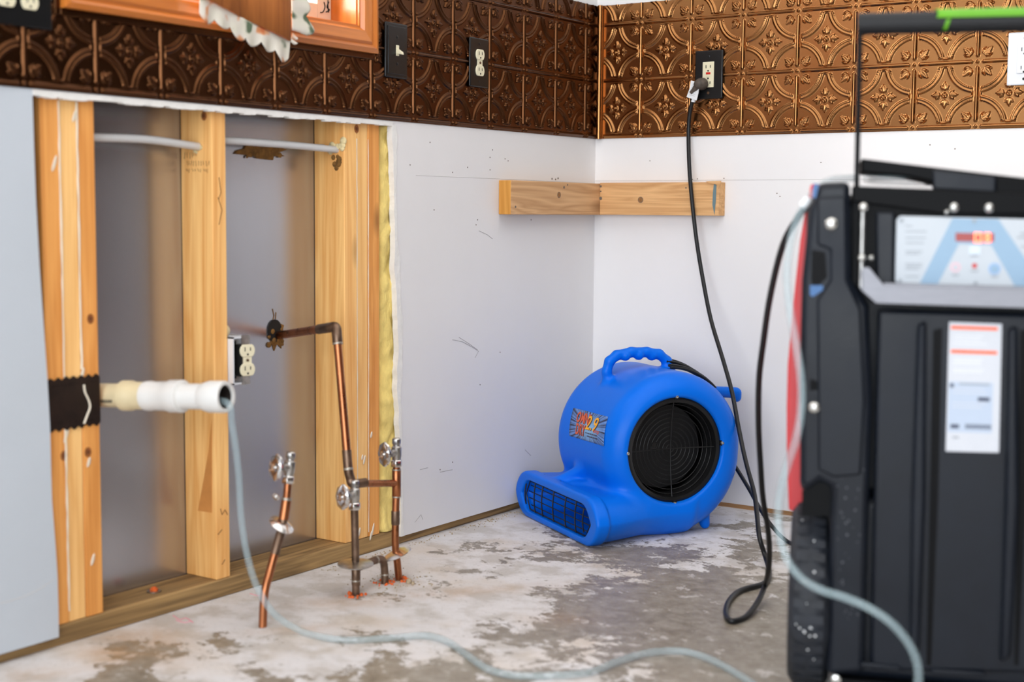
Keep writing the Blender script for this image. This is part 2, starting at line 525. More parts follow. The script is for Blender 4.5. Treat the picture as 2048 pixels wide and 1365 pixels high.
    dx = m1('SUBTRACT', sx.outputs[0], 0.52); dy = m1('MULTIPLY', m1('SUBTRACT', sx.outputs[1], 0.45), 0.75)
    an = m1('ARCTAN2', dy, dx)
    wv = N.new('ShaderNodeTexNoise'); wv.noise_dimensions = '1D'; wv.inputs['Scale'].default_value = 9.0; wv.inputs['Detail'].default_value = 3
    L.new(an, wv.inputs['W'])
    rad = m1('SQRT', m1('ADD', m1('MULTIPLY', dx, dx), m1('MULTIPLY', dy, dy)))
    r1 = N.new('ShaderNodeValToRGB'); r1.color_ramp.elements[0].position = 0.40; r1.color_ramp.elements[1].position = 0.56
    r1.color_ramp.elements[0].color = srgb(28, 30, 62); r1.color_ramp.elements[1].color = srgb(96, 136, 200)
    L.new(wv.outputs[0], r1.inputs[0])
    r2 = N.new('ShaderNodeValToRGB'); r2.color_ramp.elements[0].position = 0.04; r2.color_ramp.elements[1].position = 0.40
    r2.color_ramp.elements[0].color = (1, 1, 1, 1); r2.color_ramp.elements[1].color = (0, 0, 0, 1)
    L.new(rad, r2.inputs[0])
    x = N.new('ShaderNodeMix'); x.data_type = 'RGBA'; L.new(r2.outputs[0], x.inputs[0]); L.new(r1.outputs[0], x.inputs[6])
    x.inputs[7].default_value = srgb(140, 190, 232)
    L.new(x.outputs[2], b.inputs['Base Color'])
    MATS['sunburst_sticker'] = m
    # floral lace
    m = bpy.data.materials.new('floral_lace'); m.use_nodes = True
    nt = m.node_tree; N = nt.nodes; L = nt.links; b = N['Principled BSDF']; b.inputs['Roughness'].default_value = 0.8
    tc = N.new('ShaderNodeTexCoord')
    n = N.new('ShaderNodeTexNoise'); n.inputs['Scale'].default_value = 24; n.inputs['Detail'].default_value = 1.5
    L.new(tc.outputs['Object'], n.inputs['Vector'])
    r = N.new('ShaderNodeValToRGB'); cr = r.color_ramp
    cr.elements[0].position = 0.30; cr.elements[0].color = srgb(84, 100, 76)
    cr.elements[1].position = 0.37; cr.elements[1].color = srgb(206, 202, 186)
    for p, c in ((0.56, srgb(210, 203, 192)), (0.62, srgb(206, 150, 108)), (0.70, srgb(196, 110, 64))):
        e = cr.elements.new(p); e.color = c
    L.new(n.outputs[0], r.inputs[0]); L.new(r.outputs[0], b.inputs['Base Color'])
    MATS['floral_lace'] = m


special_mats()
M_cav = MATS['cavity_board']; M_floor = MATS['patchy_concrete']; M_vinyl = MATS['clear_vinyl']
M_glass = MATS['window_glass']; M_stick = MATS['sunburst_sticker']; M_lace = MATS['floral_lace']

# ------------------------------------------------------------------ room shell
RX, RY, RZ = 4.2, -5.3, 2.5
ZB = 0.995                       # bottom of the tin backsplash
CELL = 0.1524
ZT = ZB + 0.366                  # top edge of the tin backsplash


def floor_mesh():
    me = bpy.data.meshes.new('floor')
    n, mrows = 170, 250
    xs = np.linspace(-0.14, RX, n); ys = np.linspace(RY, 1.85, mrows)
    X, Y = np.meshgrid(xs, ys)
    vs = np.stack([X.ravel(), Y.ravel(), np.zeros(X.size)], 1)
    fs = [(j * n + i, j * n + i + 1, (j + 1) * n + i + 1, (j + 1) * n + i) for j in range(mrows - 1) for i in range(n - 1)]
    me.from_pydata(vs.tolist(), [], fs)
    # worn-bare areas and water stains of the slab, as spots in metres on the slab
    bare = np.full(X.size, 0.46); stain = np.zeros(X.size)

    def spot(px, py, ra, rb, val, arr, ang=52):
        c = fl(px, py); a = math.radians(ang)
        dx = vs[:, 0] - c[0]; dy = vs[:, 1] - c[1]
        u = (dx * math.cos(a) + dy * math.sin(a)) / ra; v = (-dx * math.sin(a) + dy * math.cos(a)) / rb
        arr += val * np.exp(-(u * u + v * v))
    for q in ((1330, 1180, .20, .30, .10), (1470, 1260, .22, .34, .11), (1180, 1225, .10, .14, .10), (1250, 1110, .16, .10, .07),
              (1480, 1085, .16, .12, .03), (950, 1330, .10, .20, .05), (1500, 1345, .25, .2, .06), (820, 1340, .06, .16, .08),
              (1000, 1090, .20, .08, .04), (1120, 1150, .18, .07, -.12), (1400, 1080, .12, .08, -.05), (960, 1230, .16, .10, -.05),
              (300, 1290, .08, .12, .10), (900, 1140, .2, .06, .03), (700, 1230, .5, .12, -.06), (500, 1330, .3, .12, -.03),
              (450, 1180, .5, .06, -.08), (880, 1080, .3, .05, -.02), (240, 1330, .06, .2, .08), (1700, 1300, .5, .5, .05)):
        spot(*q, bare)
    for q in ((230, 1298, .05, .10, .9), (330, 1290, .04, .12, .5), (850, 1190, .28, .035, .45), (720, 1205, .07, .05, .5),
              (560, 1262, .12, .02, .5), (1120, 1240, .06, .05, .3), (60, 1350, .05, .05, .5), (790, 1170, .05, .04, .5)):
        spot(*q, stain)
    # the wall line kept its white skim coat
    bare -= 0.10 * np.exp(-(vs[:, 0] / 0.16) ** 2) * (vs[:, 1] > -2.4)
    for nm, arr in (('bare', bare), ('stain', stain)):
        a = me.attributes.new(nm, 'FLOAT', 'POINT'); a.data.foreach_set('value', arr.astype(np.float32))
    me.materials.append(M_floor)
    return me


flo = struct(link('floor', floor_mesh()))
mb = MB()
for ln in (((346, 1232), (360, 1240), (372, 1237), (386, 1246)), ((352, 1241), (368, 1246), (384, 1243)), ((500, 1188), (515, 1192), (524, 1190))):
    mb.tube(spline([fl(x, y, .0004) for x, y in ln], 4), 0.0010, 5)
mb.build('chalk_mark', mat('pink_chalk', srgb(226, 150, 162), 0.9), flo)
struct(MB().box((-0.14, RY, RZ), (RX, 1.85, RZ + 0.05)).build('ceiling', M_ceil))
struct(MB().box((RX, RY, 0), (RX + 0.05, 1.85, RZ)).build('wall_right', M_wallr))
# rear wall with the patio door opening
mb = MB()
mb.box((-0.14, RY - 0.05, 0), (0.5, RY, RZ)); mb.box((3.9, RY - 0.05, 0), (RX, RY, RZ)); mb.box((0.5, RY - 0.05, 2.28), (3.9, RY, RZ))
struct(mb.build('wall_rear', M_ceil))
# back wall (drywall stops a finger above the slab)
XE = 1.52                        # back wall cut short here, leaving a dark space for reflections
struct(MB().box((0.0, 0.0, 0.008), (XE, 0.013, RZ)).build('wall_back', M_wallb))
mb = MB(); mb.box((XE - .1, 1.8, 0), (RX, 1.85, RZ)); mb.box((XE - .06, 0.13, 0), (XE - .01, 1.8, RZ))
struct(mb.build('wall_added_dark', M_wallr))  # unseen dark walls, added to be mirrored in the left panels
struct(MB().box((-0.14, 0.013, 0.0), (XE, 0.13, RZ)).build('wall_back_framing', M_strip))

# left wall: drywall with a ragged hole cut over the plumbing
T = 0.0127


def yz(px, py, x=0.0):
    p = at(px, py, 0, x); return (p[1], p[2])


lefty = [yz(*q) for q in ((65, 192), (68, 290), (72, 400), (79, 530), (88, 660), (95, 760), (100, 850), (104, 1000), (111, 1090), (115, 1150), (117, 1215), (118, 1278))]
righty = [yz(*q) for q in ((785, 247), (788, 370), (790, 500), (793, 590), (797, 700), (796, 780), (799, 860), (801, 960), (803, 1075))]
ZH = 0.986                        # head of the hole
lefty[0] = (lefty[0][0], ZH); righty[0] = (righty[0][0], ZH)
lefty[-1] = (lefty[-1][0], 0.022); righty[-1] = (righty[-1][0], 0.022)
# window opening
WY0, WY1, WZ0, WZ1 = -1.762, -1.030, 1.190, 2.05
mb = MB()


def yzprism(poly, x0=-T, x1=0.0):
    mb.prism([(x0, y, z) for y, z in poly], (x1 - x0, 0, 0))


mb2 = mb
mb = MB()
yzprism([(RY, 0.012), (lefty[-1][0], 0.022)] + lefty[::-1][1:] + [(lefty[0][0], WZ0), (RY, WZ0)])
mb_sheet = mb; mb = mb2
yzprism([(lefty[0][0], ZH), (righty[0][0], ZH), (righty[0][0], WZ0), (lefty[0][0], WZ0)])
yzprism(righty + [(0.0, 0.022), (0.0, WZ0), (righty[0][0], WZ0)])
yzprism([(RY, WZ0), (WY0, WZ0), (WY0, RZ), (RY, RZ)])
yzprism([(WY1, WZ0), (0, WZ0), (0, RZ), (WY1, RZ)])
yzprism([(WY0, WZ1), (WY1, WZ1), (WY1, RZ), (WY0, RZ)])
wl = struct(mb.build('wall_left', M_wall))
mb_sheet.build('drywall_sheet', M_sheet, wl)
# torn paper and chalky core along the cut on the right, thin lip along the head
mb = MB()
NE = 90
zz = np.linspace(0.022, ZH, NE + 1); yy = np.interp(zz, [q[1] for q in righty][::-1], [q[0] for q in righty][::-1])
lo_ = []; hi_ = []
l_, h_ = 0.004, 0.011
for i in range(NE + 1):
    l_ = min(0.010, max(0.001, l_ + random.uniform(-.002, .002))); h_ = min(0.018, max(0.006, h_ + random.uniform(-.0025, .0025)))
    lo_.append(yy[i] - l_); hi_.append(yy[i] + h_)
for i in range(NE):
    mb.add([(x, y, z) for x in (-T - .001, .0014) for y, z in ((lo_[i], zz[i]), (hi_[i], zz[i]), (hi_[i + 1], zz[i + 1]), (lo_[i + 1], zz[i + 1]))],
           [(0, 3, 2, 1), (4, 5, 6, 7), (0, 4, 7, 3), (1, 2, 6, 5)])
mb.build('cut_edge', M_gyp, wl)['label'] = 'chalky white cut edge of the drywall'
mb = MB()
for i in range(60):
    a = i / 60; y = lefty[0][0] + (righty[0][0] - lefty[0][0]) * a
    d = (righty[0][0] - lefty[0][0]) / 60
    mb.box((-T, y, ZH - random.uniform(0.001, 0.005)), (0.0015, y + d, ZH + 0.007))
mb.build('cut_lip', M_gyp, wl)
# screw holes, pencil marks, joint line
mb = MB()
for px, py in ((860, 285), (985, 300), (980, 315), (935, 335), (980, 340), (868, 420), (955, 440), (952, 450), (1050, 245), (905, 345), (820, 330), (1062, 440),
               (960, 770), (880, 940), (905, 925), (1000, 705), (1010, 318), (1016, 322)):
    p = at(px, py, 0, 0); mb.lathe([(0.0016, -0.001), (0.0016, 0.0006)], p, (1, 0, 0), 8)
for px, py in ((1104, 358), (1111, 359), (1116, 357)):
    p = at(px, py, 0, 0); mb.lathe([(0.0026, -0.001), (0.0026, 0.0006)], p, (1, 0, 0), 8)
mb.build('screw_hole', M_hole, wl)
mb = MB()
for line in (((905, 680), (925, 684), (945, 695), (957, 703), (950, 716)), ((918, 675), (938, 688), (955, 700)), ((958, 462), (975, 470), (985, 478)),
             ((840, 940), (856, 936)), ((830, 1045), (842, 1030), (846, 1040)), ((1050, 900), (1062, 912)), ((880, 945), (905, 940))):
    mb.tube([at(x, y, 0, 0.0003) for x, y in line], 0.0005, 4)
mb.build('scuff_mark', M_scuff, wl)
mb = MB(); mb.tube([at(x, y, 0, 0.0) for x, y in ((832, 351), (1000, 358), (1188, 367))], 0.0006, 4)
mb.tube(spline([at(x, y, 0, 0.0) for x, y in ((-20, 1212), (30, 1200), (70, 1184), (108, 1160))], 4), 0.0007, 4)
mb.build('board_joint', M_jointl, wl)
wb = bpy.data.objects['wall_back']
mb = MB(); mb.tube([(x, 0.0, at(1210, 362, 1, 0)[2]) for x in np.linspace(0.0, 1.5, 6)], 0.0006, 4)
mb.build('board_joint', M_jointl, wb)
mb = MB()
for px, py in ((1448, 357), (1395, 358), (1385, 359), (1554, 387), (1560, 393), (1642, 325), (1860, 290), (1910, 298), (1635, 380), (1300, 322)):
    p = at(px, py, 1, 0); mb.lathe([(0.0015, -0.001), (0.0015, 0.0006)], p, (0, -1, 0), 8)
mb.build('screw_hole', M_hole, wb)
# sill strip under the back wall drywall
mb = MB(); mb.box((0.0, -0.0015, 0.0), (XE, 0.013, 0.011)); struct(mb.build('baseboard_back', M_strip))

# ------------------------------------------------------------------ the opened wall bay
XS = -T - 0.001                   # front of the framing
mb = MB(); mb.box((XS - 0.089, -2.6, 0.0), (XS, 0.0, 0.038))
sill = mb.build('sill_plate', M_sill, bevel=0.003)
tag(sill, 'weathered timber sill plate along the floor under the wall studs', 'sill plate')
mb = MB()
mb.box((XS - 0.115, -2.6, 0.0), (XS - 0.0895, 0.0, 1.15))
struct(mb.build('wall_cavity_board', M_cav))

STUDS = [  # y near edge, y far edge, material, label
    (-1.8480, -1.8098, M_stud2, 'pine stud beside the ragged drywall edge, crossed by the brown plate'),
    (-1.8090, -1.7712, M_stud3, 'middle pine stud under the brown plate, glue lines both sides'),
    (-1.7704, -1.7322, M_stud2, 'pine stud with a round knot, nearest the white drain pipe in its bundle'),
    (-1.4450, -1.4075, M_stud, 'lone pine stud in the centre of the open bay with stamped ink marks'),
    (-1.0500, -1.0080, M_stud, 'wide-faced pine stud behind the copper riser with a foam-filled pipe hole'),
    (-1.0070, -0.9690, M_stud3, 'pine stud sandwiched between two others beside the copper pipes'),
    (-0.9680, -0.9290, M_stud2, 'pine stud against the yellow insulation, last of its bundle'),
]
for k, (y0, y1, mt, lb) in enumerate(STUDS):
    mb = MB(); mb.box((-0.089, y0, 0), (0, y1, 1.12 - 0.04))
    o = mb.build('wall_stud', mt, bevel=0.0018)
    o.location = (XS - (0.0, 0.001, 0.0, 0, 0, 0.0015, 0.0005)[k], 0, 0.0385)
    tag(o, lb, 'stud')
    o['group'] = 'studs of the opened wall'
# header lying over the bay, hidden behind the drywall
struct(MB().box((XS - 0.089, -2.6, 1.1195), (XS, 0.0, 1.157)).build('trim_1', M_stud))
# ink stamps and board joints on the studs are flat print
mid = [o for o in bpy.data.objects if o.name.startswith('wall_stud')]


def dark_tubes(name, lines, r, m, parent=None, seg=4):
    q = MB()
    for ln in lines: q.tube(ln, r, seg)
    return q.build(name, m, parent)


def wparent(o, p):
    o.parent = p; o.matrix_parent_inverse = Matrix.Translation(-Vector(p.location)); return o


# stamp on the near face of the lone stud: rows of short inked strokes
ys = -1.4453
lines = []
for (x0, x1, yy, hh) in ((370, 392, 305, 14), (374, 418, 322, 12), (372, 415, 338, 10)):
    x = x0
    while x < x1:
        a = at(x, yy, 1, ys); b = at(x + random.uniform(-2, 3), yy + hh * random.uniform(0.4, 1), 1, ys)
        lines.append([a, b]); x += random.uniform(3, 6)
o = dark_tubes('ink_stamp', lines, 0.0007, mat('ink', srgb(120, 84, 52), 0.9)); o['kind'] = 'stuff'; wparent(o, mid[3])
xf = XS + 0.0003
lines = [[at(x, y, 0, xf) for x, y in ln] for ln in (((438, 355), (442, 385), (437, 400)), ((436, 395), (444, 420), (438, 450)), ((441, 1018), (444, 1030), (450, 1020), (455, 1030)),
                                                     ((444, 1130), (450, 1120)), ((436, 1070), (444, 1060)))]
o = dark_tubes('pencil_scrawl', lines, 0.0009, MATS['ink']); o['kind'] = 'stuff'; wparent(o, mid[3])
# cross joint of the finger-jointed lone stud (darker lower scar)
mb = MB()
mb.prism([at(x, y, 1, ys + 0.0004) for x, y in ((396, 1022), (424, 1026), (424, 840), (417, 905), (404, 980))], (0, -0.0006, 0))
wparent(mb.build('bark_scar', mat('bark_scar', srgb(204, 136, 70), 0.6, var=0.15, vscale=20), None), mid[3])
for px, py, par in ((181, 638, mid[2]), (176, 905, mid[2]), (128, 912, mid[0]), (408, 232, mid[3]), (713, 258, mid[5])):
    fx = px == 408
    pp = at(px, py, 1, -1.4452) if fx else at(px, py, 0, XS + .0002)
    q = MB(); q.lathe([(.0075, 0), (.0075, .0004)], pp, (0, -1, 0) if fx else (1, 0, 0), 14, sx=1.25); wparent(q.build('knot', MATS.get('stud_knot') or mat('stud_knot', srgb(150, 88, 40), .7, var=.45, vscale=120), None), par)
    q = MB(); q.lathe([(.0034, 0), (.0034, .0007)], pp, (0, -1, 0) if fx else (1, 0, 0), 12, sx=1.25); wparent(q.build('knot_core', MATS.get('knot_core') or mat('knot_core', srgb(104, 58, 28), .8), None), par)
# yellow caulk / glue lines between the left bundle and blobs
mb = MB()
for yb, zs in ((-1.8094, (0.06, 1.0)), (-1.7708, (0.50, 1.0))):
    z = zs[0]; pts = []; rs = []
    while z < zs[1]:
        pts.append((XS + 0.0005, yb + random.uniform(-.0006, .0006), z)); rs.append(random.uniform(0.0012, 0.0024)); z += 0.02
    mb.tube(pts, rs, 6)
for px, py, l in ((148, 232, .012), (108, 327, .016), (164, 748, .012), (132, 870, .016), (185, 1120, .012), (177, 925, .010)):
    p = at(px, py, 0, XS); mb.lathe([(0.001, 0), (0.006, 0.0008), (0.005, 0.002)], p, (1, 0, 0), 10, e1=(0, .35, 1), sx=l / .006, sy=0.55)
o = mb.build('glue_bead', M_caulk, smooth=60); wparent(o, mid[1])
mb = MB()
for (y0, za, zb_) in ((-1.0075, 0.05, 0.98), (-0.9685, 0.05, 0.98)):
    z = za; pts = []; rs = []
    while z < zb_:
        pts.append((XS + 0.0002, y0 + random.uniform(-.0005, .0005), z)); rs.append(random.uniform(0.0006, 0.0013)); z += 0.03
    mb.tube(pts, rs, 6)
for px, py, l in ((728, 920, .014), (724, 915, .008), (742, 870, .010), (745, 1060, .02), (718, 1065, .014), (741, 1072, .014)):
    p = at(px, py, 0, XS); mb.lathe([(0.001, 0), (0.005, 0.0008), (0.004, 0.002)], p, (1, 0, 0), 10, e1=(0, .3, 1), sx=l / .006, sy=0.6)
o = mb.build('glue_bead', M_caulk, smooth=60); wparent(o, mid[5])

# brown perforated nail plate over the left bundle
mb = MB()
y0, y1 = -1.8490, -1.7325; zt, zb_ = 0.484, 0.398
pts = []
n = 14
for i in range(n + 1):
    pts.append((XS + 0.0012, y0 + (y1 - y0) * i / n, zt + (0.006 if i % 2 else 0.0) + random.uniform(-.001, .001)))
for i in range(n, -1, -1):
    pts.append((XS + 0.0012, y0 + (y1 - y0) * i / n, zb_ - (0.006 if i % 2 else 0.0) + random.uniform(-.001, .001)))
mb.prism(pts, (0.0016, 0, 0))
for i in range(12):
    for z in (zt - 0.009, zb_ + 0.009):
        mb.lathe([(0.0022, 0), (0.0016, 0.0016)], (XS + 0.0026, y0 + 0.006 + (y1 - y0 - .012) * i / 11, z), (1, 0, 0), 8)
npl = thing('nail_plate', (XS, -1.79, zb_), 'dark brown perforated steel nail plate nailed across a bundle of studs', 'nail plate')
mb.build('plate', M_nail, npl)
mb = MB()
mb.tube(spline([at(x, y, 0, XS + 0.0045) for x, y in ((168, 770), (170, 785), (177, 800), (180, 815), (174, 832), (168, 848))], 5), [0.002] * 26, 6)
mb.build('drip', M_caulk, npl)['label'] = 'white glue run over the plate'

# anchor bolt in the sill
pb = at(308, 1184, 2, 0.0385)
ab = thing('anchor_bolt', pb, 'small anchor bolt with orange paint on the sill plate', 'bolt')
MB().lathe([(0.014, 0), (0.014, 0.002)], pb, (0, 0, 1), 20).build('washer', M_chromed, ab)
MB().lathe([(0.008, 0.002), (0.008, 0.006), (0.005, 0.007), (0.005, 0.009)], pb, (0, 0, 1), 6).build('nut', M_orangef, ab)

# yellow fibreglass showing beside the last stud
mb = MB()


def insf(u, v):
    z = 0.04 + 0.945 * v; y = -0.9275 + (0.9275 - 0.845) * u
    b = 0.012 * mnoise.noise(Vector((y * 18, z * 14, 1))) + 0.010 * mnoise.noise(Vector((y * 50, z * 36, 4)))
    return (XS - 0.002 - 0.02 * abs(2 * u - 1) ** 4 + 0.7 * b, y, z)


mb.grid(insf, 16, 130)
ins = mb.build('insulation_batt', M_insul, smooth=80)
so = ins.modifiers.new('thick', 'SOLIDIFY'); so.thickness = 0.05; so.offset = -1
tag(ins, 'yellow fibreglass insulation batt between the last stud and the drywall', 'insulation')

# PEX water line crossing both bays and the spray foam round it
zx = 0.921
pex = thing('water_tube', (-0.05, -1.6, zx), 'thin translucent white plastic water tube running through the studs near the top', 'water pipe')
MB().tube(spline([(-0.055, -1.84, zx + .002), (-0.055, -1.72, zx + .0), (-0.05, -1.58, zx + 0.002), (-0.05, -1.447, zx - .006)], 6), 0.0078, 12).build('tube', M_pex, pex, smooth=60)
MB().tube(spline([(-0.05, -1.432, zx + .012), (-0.052, -1.41, zx + .010), (-0.045, -1.2, zx + .008), (-0.036, -1.046, zx + .003)], 6), 0.0078, 12).build('tube', M_pex, pex, smooth=60)
for i, (c, r, lb) in enumerate((((-0.033, -1.0515, zx + .006), 0.02, 'foam'), ((-0.05, -1.4465, zx - .016), 0.010, 'foam'))):
    mb = MB()
    for k in range(9 if i == 0 else 4):
        q = np.array(c) + np.array([random.uniform(-r, r), 0, random.uniform(-.3 * r, r * 1.0)])
        mb.ball(q, r * random.uniform(.3, .5), 8, ax=(0, 1, 0), fx=0.5)
    mb.build('spray_foam', M_foam, pex, smooth=80)
mb = MB()
for k in range(10):
    q = np.array((-0.036 + random.uniform(-.012, .014), -1.0505, zx - .012 - random.uniform(0, .026)))
    mb.ball(q, random.uniform(.004, .008), 7, ax=(0, 1, 0), fx=0.35)
mb.build('torn_fibre', M_rag, pex, smooth=80)['label'] = 'brown ragged fibres under the foam'
MB().tube([(-0.052 + .0065, y, zx + .012) for y in (-1.14, -1.08)], 0.0018, 6).build('print_line', M_grey, pex)


def ragged(name, ctr, spread_y, spread_z, m, x, parent, nn=18, depth=0.004):
    q = MB(); pts = []
    for k in range(nn):
        a = 2 * math.pi * k / nn; rr = random.uniform(0.55, 1.15)
        pts.append((x, ctr[0] + spread_y * rr * math.cos(a), ctr[1] + spread_z * rr * math.sin(a)))
    q.prism(pts, (depth, 0, 0))
    for k in range(10):
        q.ball((x + depth, ctr[0] + random.uniform(-.8, .8) * spread_y, ctr[1] + random.uniform(-.7, .7) * spread_z), random.uniform(.003, .007), 7, ax=(1, 0, 0), fx=.6)
    return q.build(name, m, parent)


xb = XS - 0.0895
cav = bpy.data.objects['wall_cavity_board']
p = at(520, 300, 0, xb); ragged('torn_hole', (p[1], p[2] - .004), 0.075, 0.020, M_rag, xb, cav)
p = at(551, 672, 0, xb); ragged('torn_hole', (p[1], p[2]), 0.030, 0.030, M_rag, xb, cav, depth=0.002)
mb = MB(); mb.lathe([(0.021, 0), (0.021, 0.0035)], at(548, 662, 0, xb), (1, 0, 0), 16, sx=1.2); mb.build('pipe_hole', M_dark, cav)
dark_tubes('drip_stain', [[at(x, y, 0, xb + .0005) for x, y in ln] for ln in (((545, 618), (548, 632), (545, 645)), ((552, 625), (551, 640)), ((560, 650), (566, 660)))], 0.0014, M_rag, cav)

# ------------------------------------------------------------------ open outlet box in the bay
ob = thing('outlet_box', at(485, 770, 0, -0.01), 'open white electrical box with an ivory duplex outlet hanging loose inside the wall bay', 'outlet')
yA, yB, zA, zB_ = -1.4065, -1.352, 0.436, 0.533
mb = MB()
for lo, hi in (((-0.075, yA, zA), (0.0, yA + .003, zB_)), ((-0.075, yB - .003, zA), (-0.03, yB, zB_)), ((-0.075, yA, zA), (0.0, yB - .018, zA + .003)),
               ((-0.075, yA, zB_ - .003), (0, yB - .018, zB_)), ((-0.078, yA, zA), (-0.075, yB, zB_))):
    mb.box(lo, hi)
mb.build('box', M_whitep, ob)
MB().box((-0.07, yA + .004, zA + .004), (-0.012, yA + .006, zB_ - .004)).build('box_interior', M_dark, ob)
MB().box((-0.06, yA + .008, zA + .010), (-0.02, yA + .028, zB_ - .01)).build('wire_bundle', M_dark, ob)


def duplex(parent, c, u, n, s=1.0, metal=True):
    """duplex receptacle: c centre of its face, u = horizontal unit, n = outward normal"""
    u = nrm(u); n = nrm(n); z = np.array([0, 0, 1.0]); c = np.asarray(c, float)

    def ov(cz):
        pts = []
        for k in range(28):
            a = 2 * math.pi * k / 28
            x = 0.0172 * math.cos(a); y = 0.0172 * math.sin(a)
            y = max(-0.0128, min(0.0128, y))
            pts.append(c + s * (u * x + z * (cz + y)))
        return pts
    for cz in (0.0195, -0.0195):
        q = MB(); q.prism(ov(cz), n * 0.004)
        q.build('outlet_face', M_ivory, parent, bevel=0.001)
        q = MB()
        for dx, h in ((-0.0063, 0.0042), (0.0063, 0.0034)):
            b = c + s * (u * dx + z * (cz + 0.003))
            q.prism([b + s * (u * a + z * d) for a, d in ((-.0009, -h), (.0009, -h), (.0009, h), (-.0009, h))], n * 0.0045)
        q.lathe([(0.0022 * s, 0), (0.0022 * s, 0.0045)], c + s * (z * (cz - 0.0075)), n, 10)
        q.build('slot', M_dark, parent)
    q = MB(); q.prism([c + s * (u * a + z * d) for a, d in ((-.010, -.009), (.010, -.009), (.010, .009), (-.010, .009))], n * 0.0025)
    q.build('outlet_bridge', M_ivory, parent)
    q = MB(); q.lathe([(0.003 * s, 0), (0.003 * s, 0.003), (0.001, 0.004)], c + n * 0.001, n, 10); q.build('screw', M_rust, parent)


cface = (0.004, -1.372, 0.4845)
MB().box((-0.022, -1.386, 0.452), (0.003, -1.358, 0.516)).build('outlet_body', M_dark, ob)
MB().box((-0.001, -1.383, 0.434), (0.001, -1.360, 0.5355)).build('mounting_strap', M_chromed, ob)
duplex(ob, cface, (0.25, 0.97, 0), (0.97, -0.25, 0), 1.0)
mb = MB(); mb.ball((-0.03, -1.4035, 0.545), 0.014, 10); mb.build('cable_stub', M_pvcc, ob, smooth=60)

# ------------------------------------------------------------------ PVC drain
P0 = at(196, 791, 0, -0.05)
dv = nrm((0.985, 0.165, 0.052))
best = min(np.linspace(0.1, 0.5, 400), key=lambda L_: abs(((P0 + dv * L_ - CAM) @ CR) / ((P0 + dv * L_ - CAM) @ CF) * FPX + 1024 - 452))
Lp = float(best)
dr = thing('drain_pipe', P0, 'white PVC drain stub with a coupling and open end holding a clear hose', 'drain pipe')
RP = 0.0225
MB().lathe([(RP, -0.12), (RP, 0.085)], P0, dv, 28).build('pipe', M_pvcc, dr, smooth=50)['label'] = 'cream coloured inner length of pipe'
MB().lathe([(RP + .001, 0.060), (RP + .006, 0.062), (RP + .006, 0.080), (RP + .0035, 0.084), (RP + .0032, 0.115), (RP + .001, .116)], P0, dv, 28).build('coupling', M_pvcc, dr, smooth=40)
MB().lathe([(RP + .001, 0.112), (RP + .0048, 0.114), (RP + .0055, 0.125), (RP + .004, 0.132), (RP + .005, 0.165), (RP + .0075, 0.170), (RP + .0075, 0.196), (RP + .001, 0.199)], P0, dv, 28).build('coupling', M_pvc, dr, smooth=40)
MB().lathe([(RP + .001, 0.19), (RP + .001, Lp - 0.045)], P0, dv, 28).build('pipe', M_pvc, dr, smooth=50)
hub = MB()
hub.lathe([(RP + .001, Lp - 0.052), (RP + .003, Lp - 0.047), (RP + .0065, Lp - 0.034), (RP + .0065, Lp - 0.004), (RP + .0045, Lp), (RP - .0005, Lp), (RP - .002, Lp - 0.006), (RP - .002, Lp - 0.09)], P0, dv, 32)
hub.build('open_hub', M_pvc, dr, smooth=40)
mb = MB(); mb.lathe([(RP - .0028, Lp - 0.042), (RP - .0028, Lp - 0.0398)], P0, dv, 24); mb.build('pipe_bore', M_dark, dr)
mb = MB(); mb.lathe([(RP - .0030, Lp - 0.0400), (RP - .0026, Lp - 0.004)], P0, dv, 24)
mb.f.pop(); mb.f.pop(); mb.mi.pop(); mb.mi.pop()
mb.build('pipe_lining', mat('grimy_pipe', srgb(34, 25, 21), 0.7, var=0.4, vscale=60), dr)
# printed spec on the cream pipe
side = nrm(np.cross(np.cross(dv, CF), dv)); side = -side if side @ CF > 0 else side
mb = MB()
for k in range(9):
    a = P0 + dv * (0.012 + 0.0045 * k) + side * (RP + 0.0004) + np.array([0, 0, -0.012])
    a = P0 + dv * (0.012 + 0.0045 * k); t = nrm(side + np.array([0, 0, -0.45]))
    mb.prism([a + t * (RP + .0002) + np.array([0, 0, -.003]), a + dv * 0.0026 + t * (RP + .0002) + np.array([0, 0, -.003]), a + dv * 0.0032 + t * (RP + .0002) + np.array([0, 0, .003]), a + dv * .0006 + t * (RP + .0002) + np.array([0, 0, .003])], t * 0.0006)
mb.build('print_line', mat('black_print', srgb(40, 40, 44), 0.6), dr)
PE = P0 + dv * Lp

# ------------------------------------------------------------------ copper risers and shut-off valves
RC = 0.0079


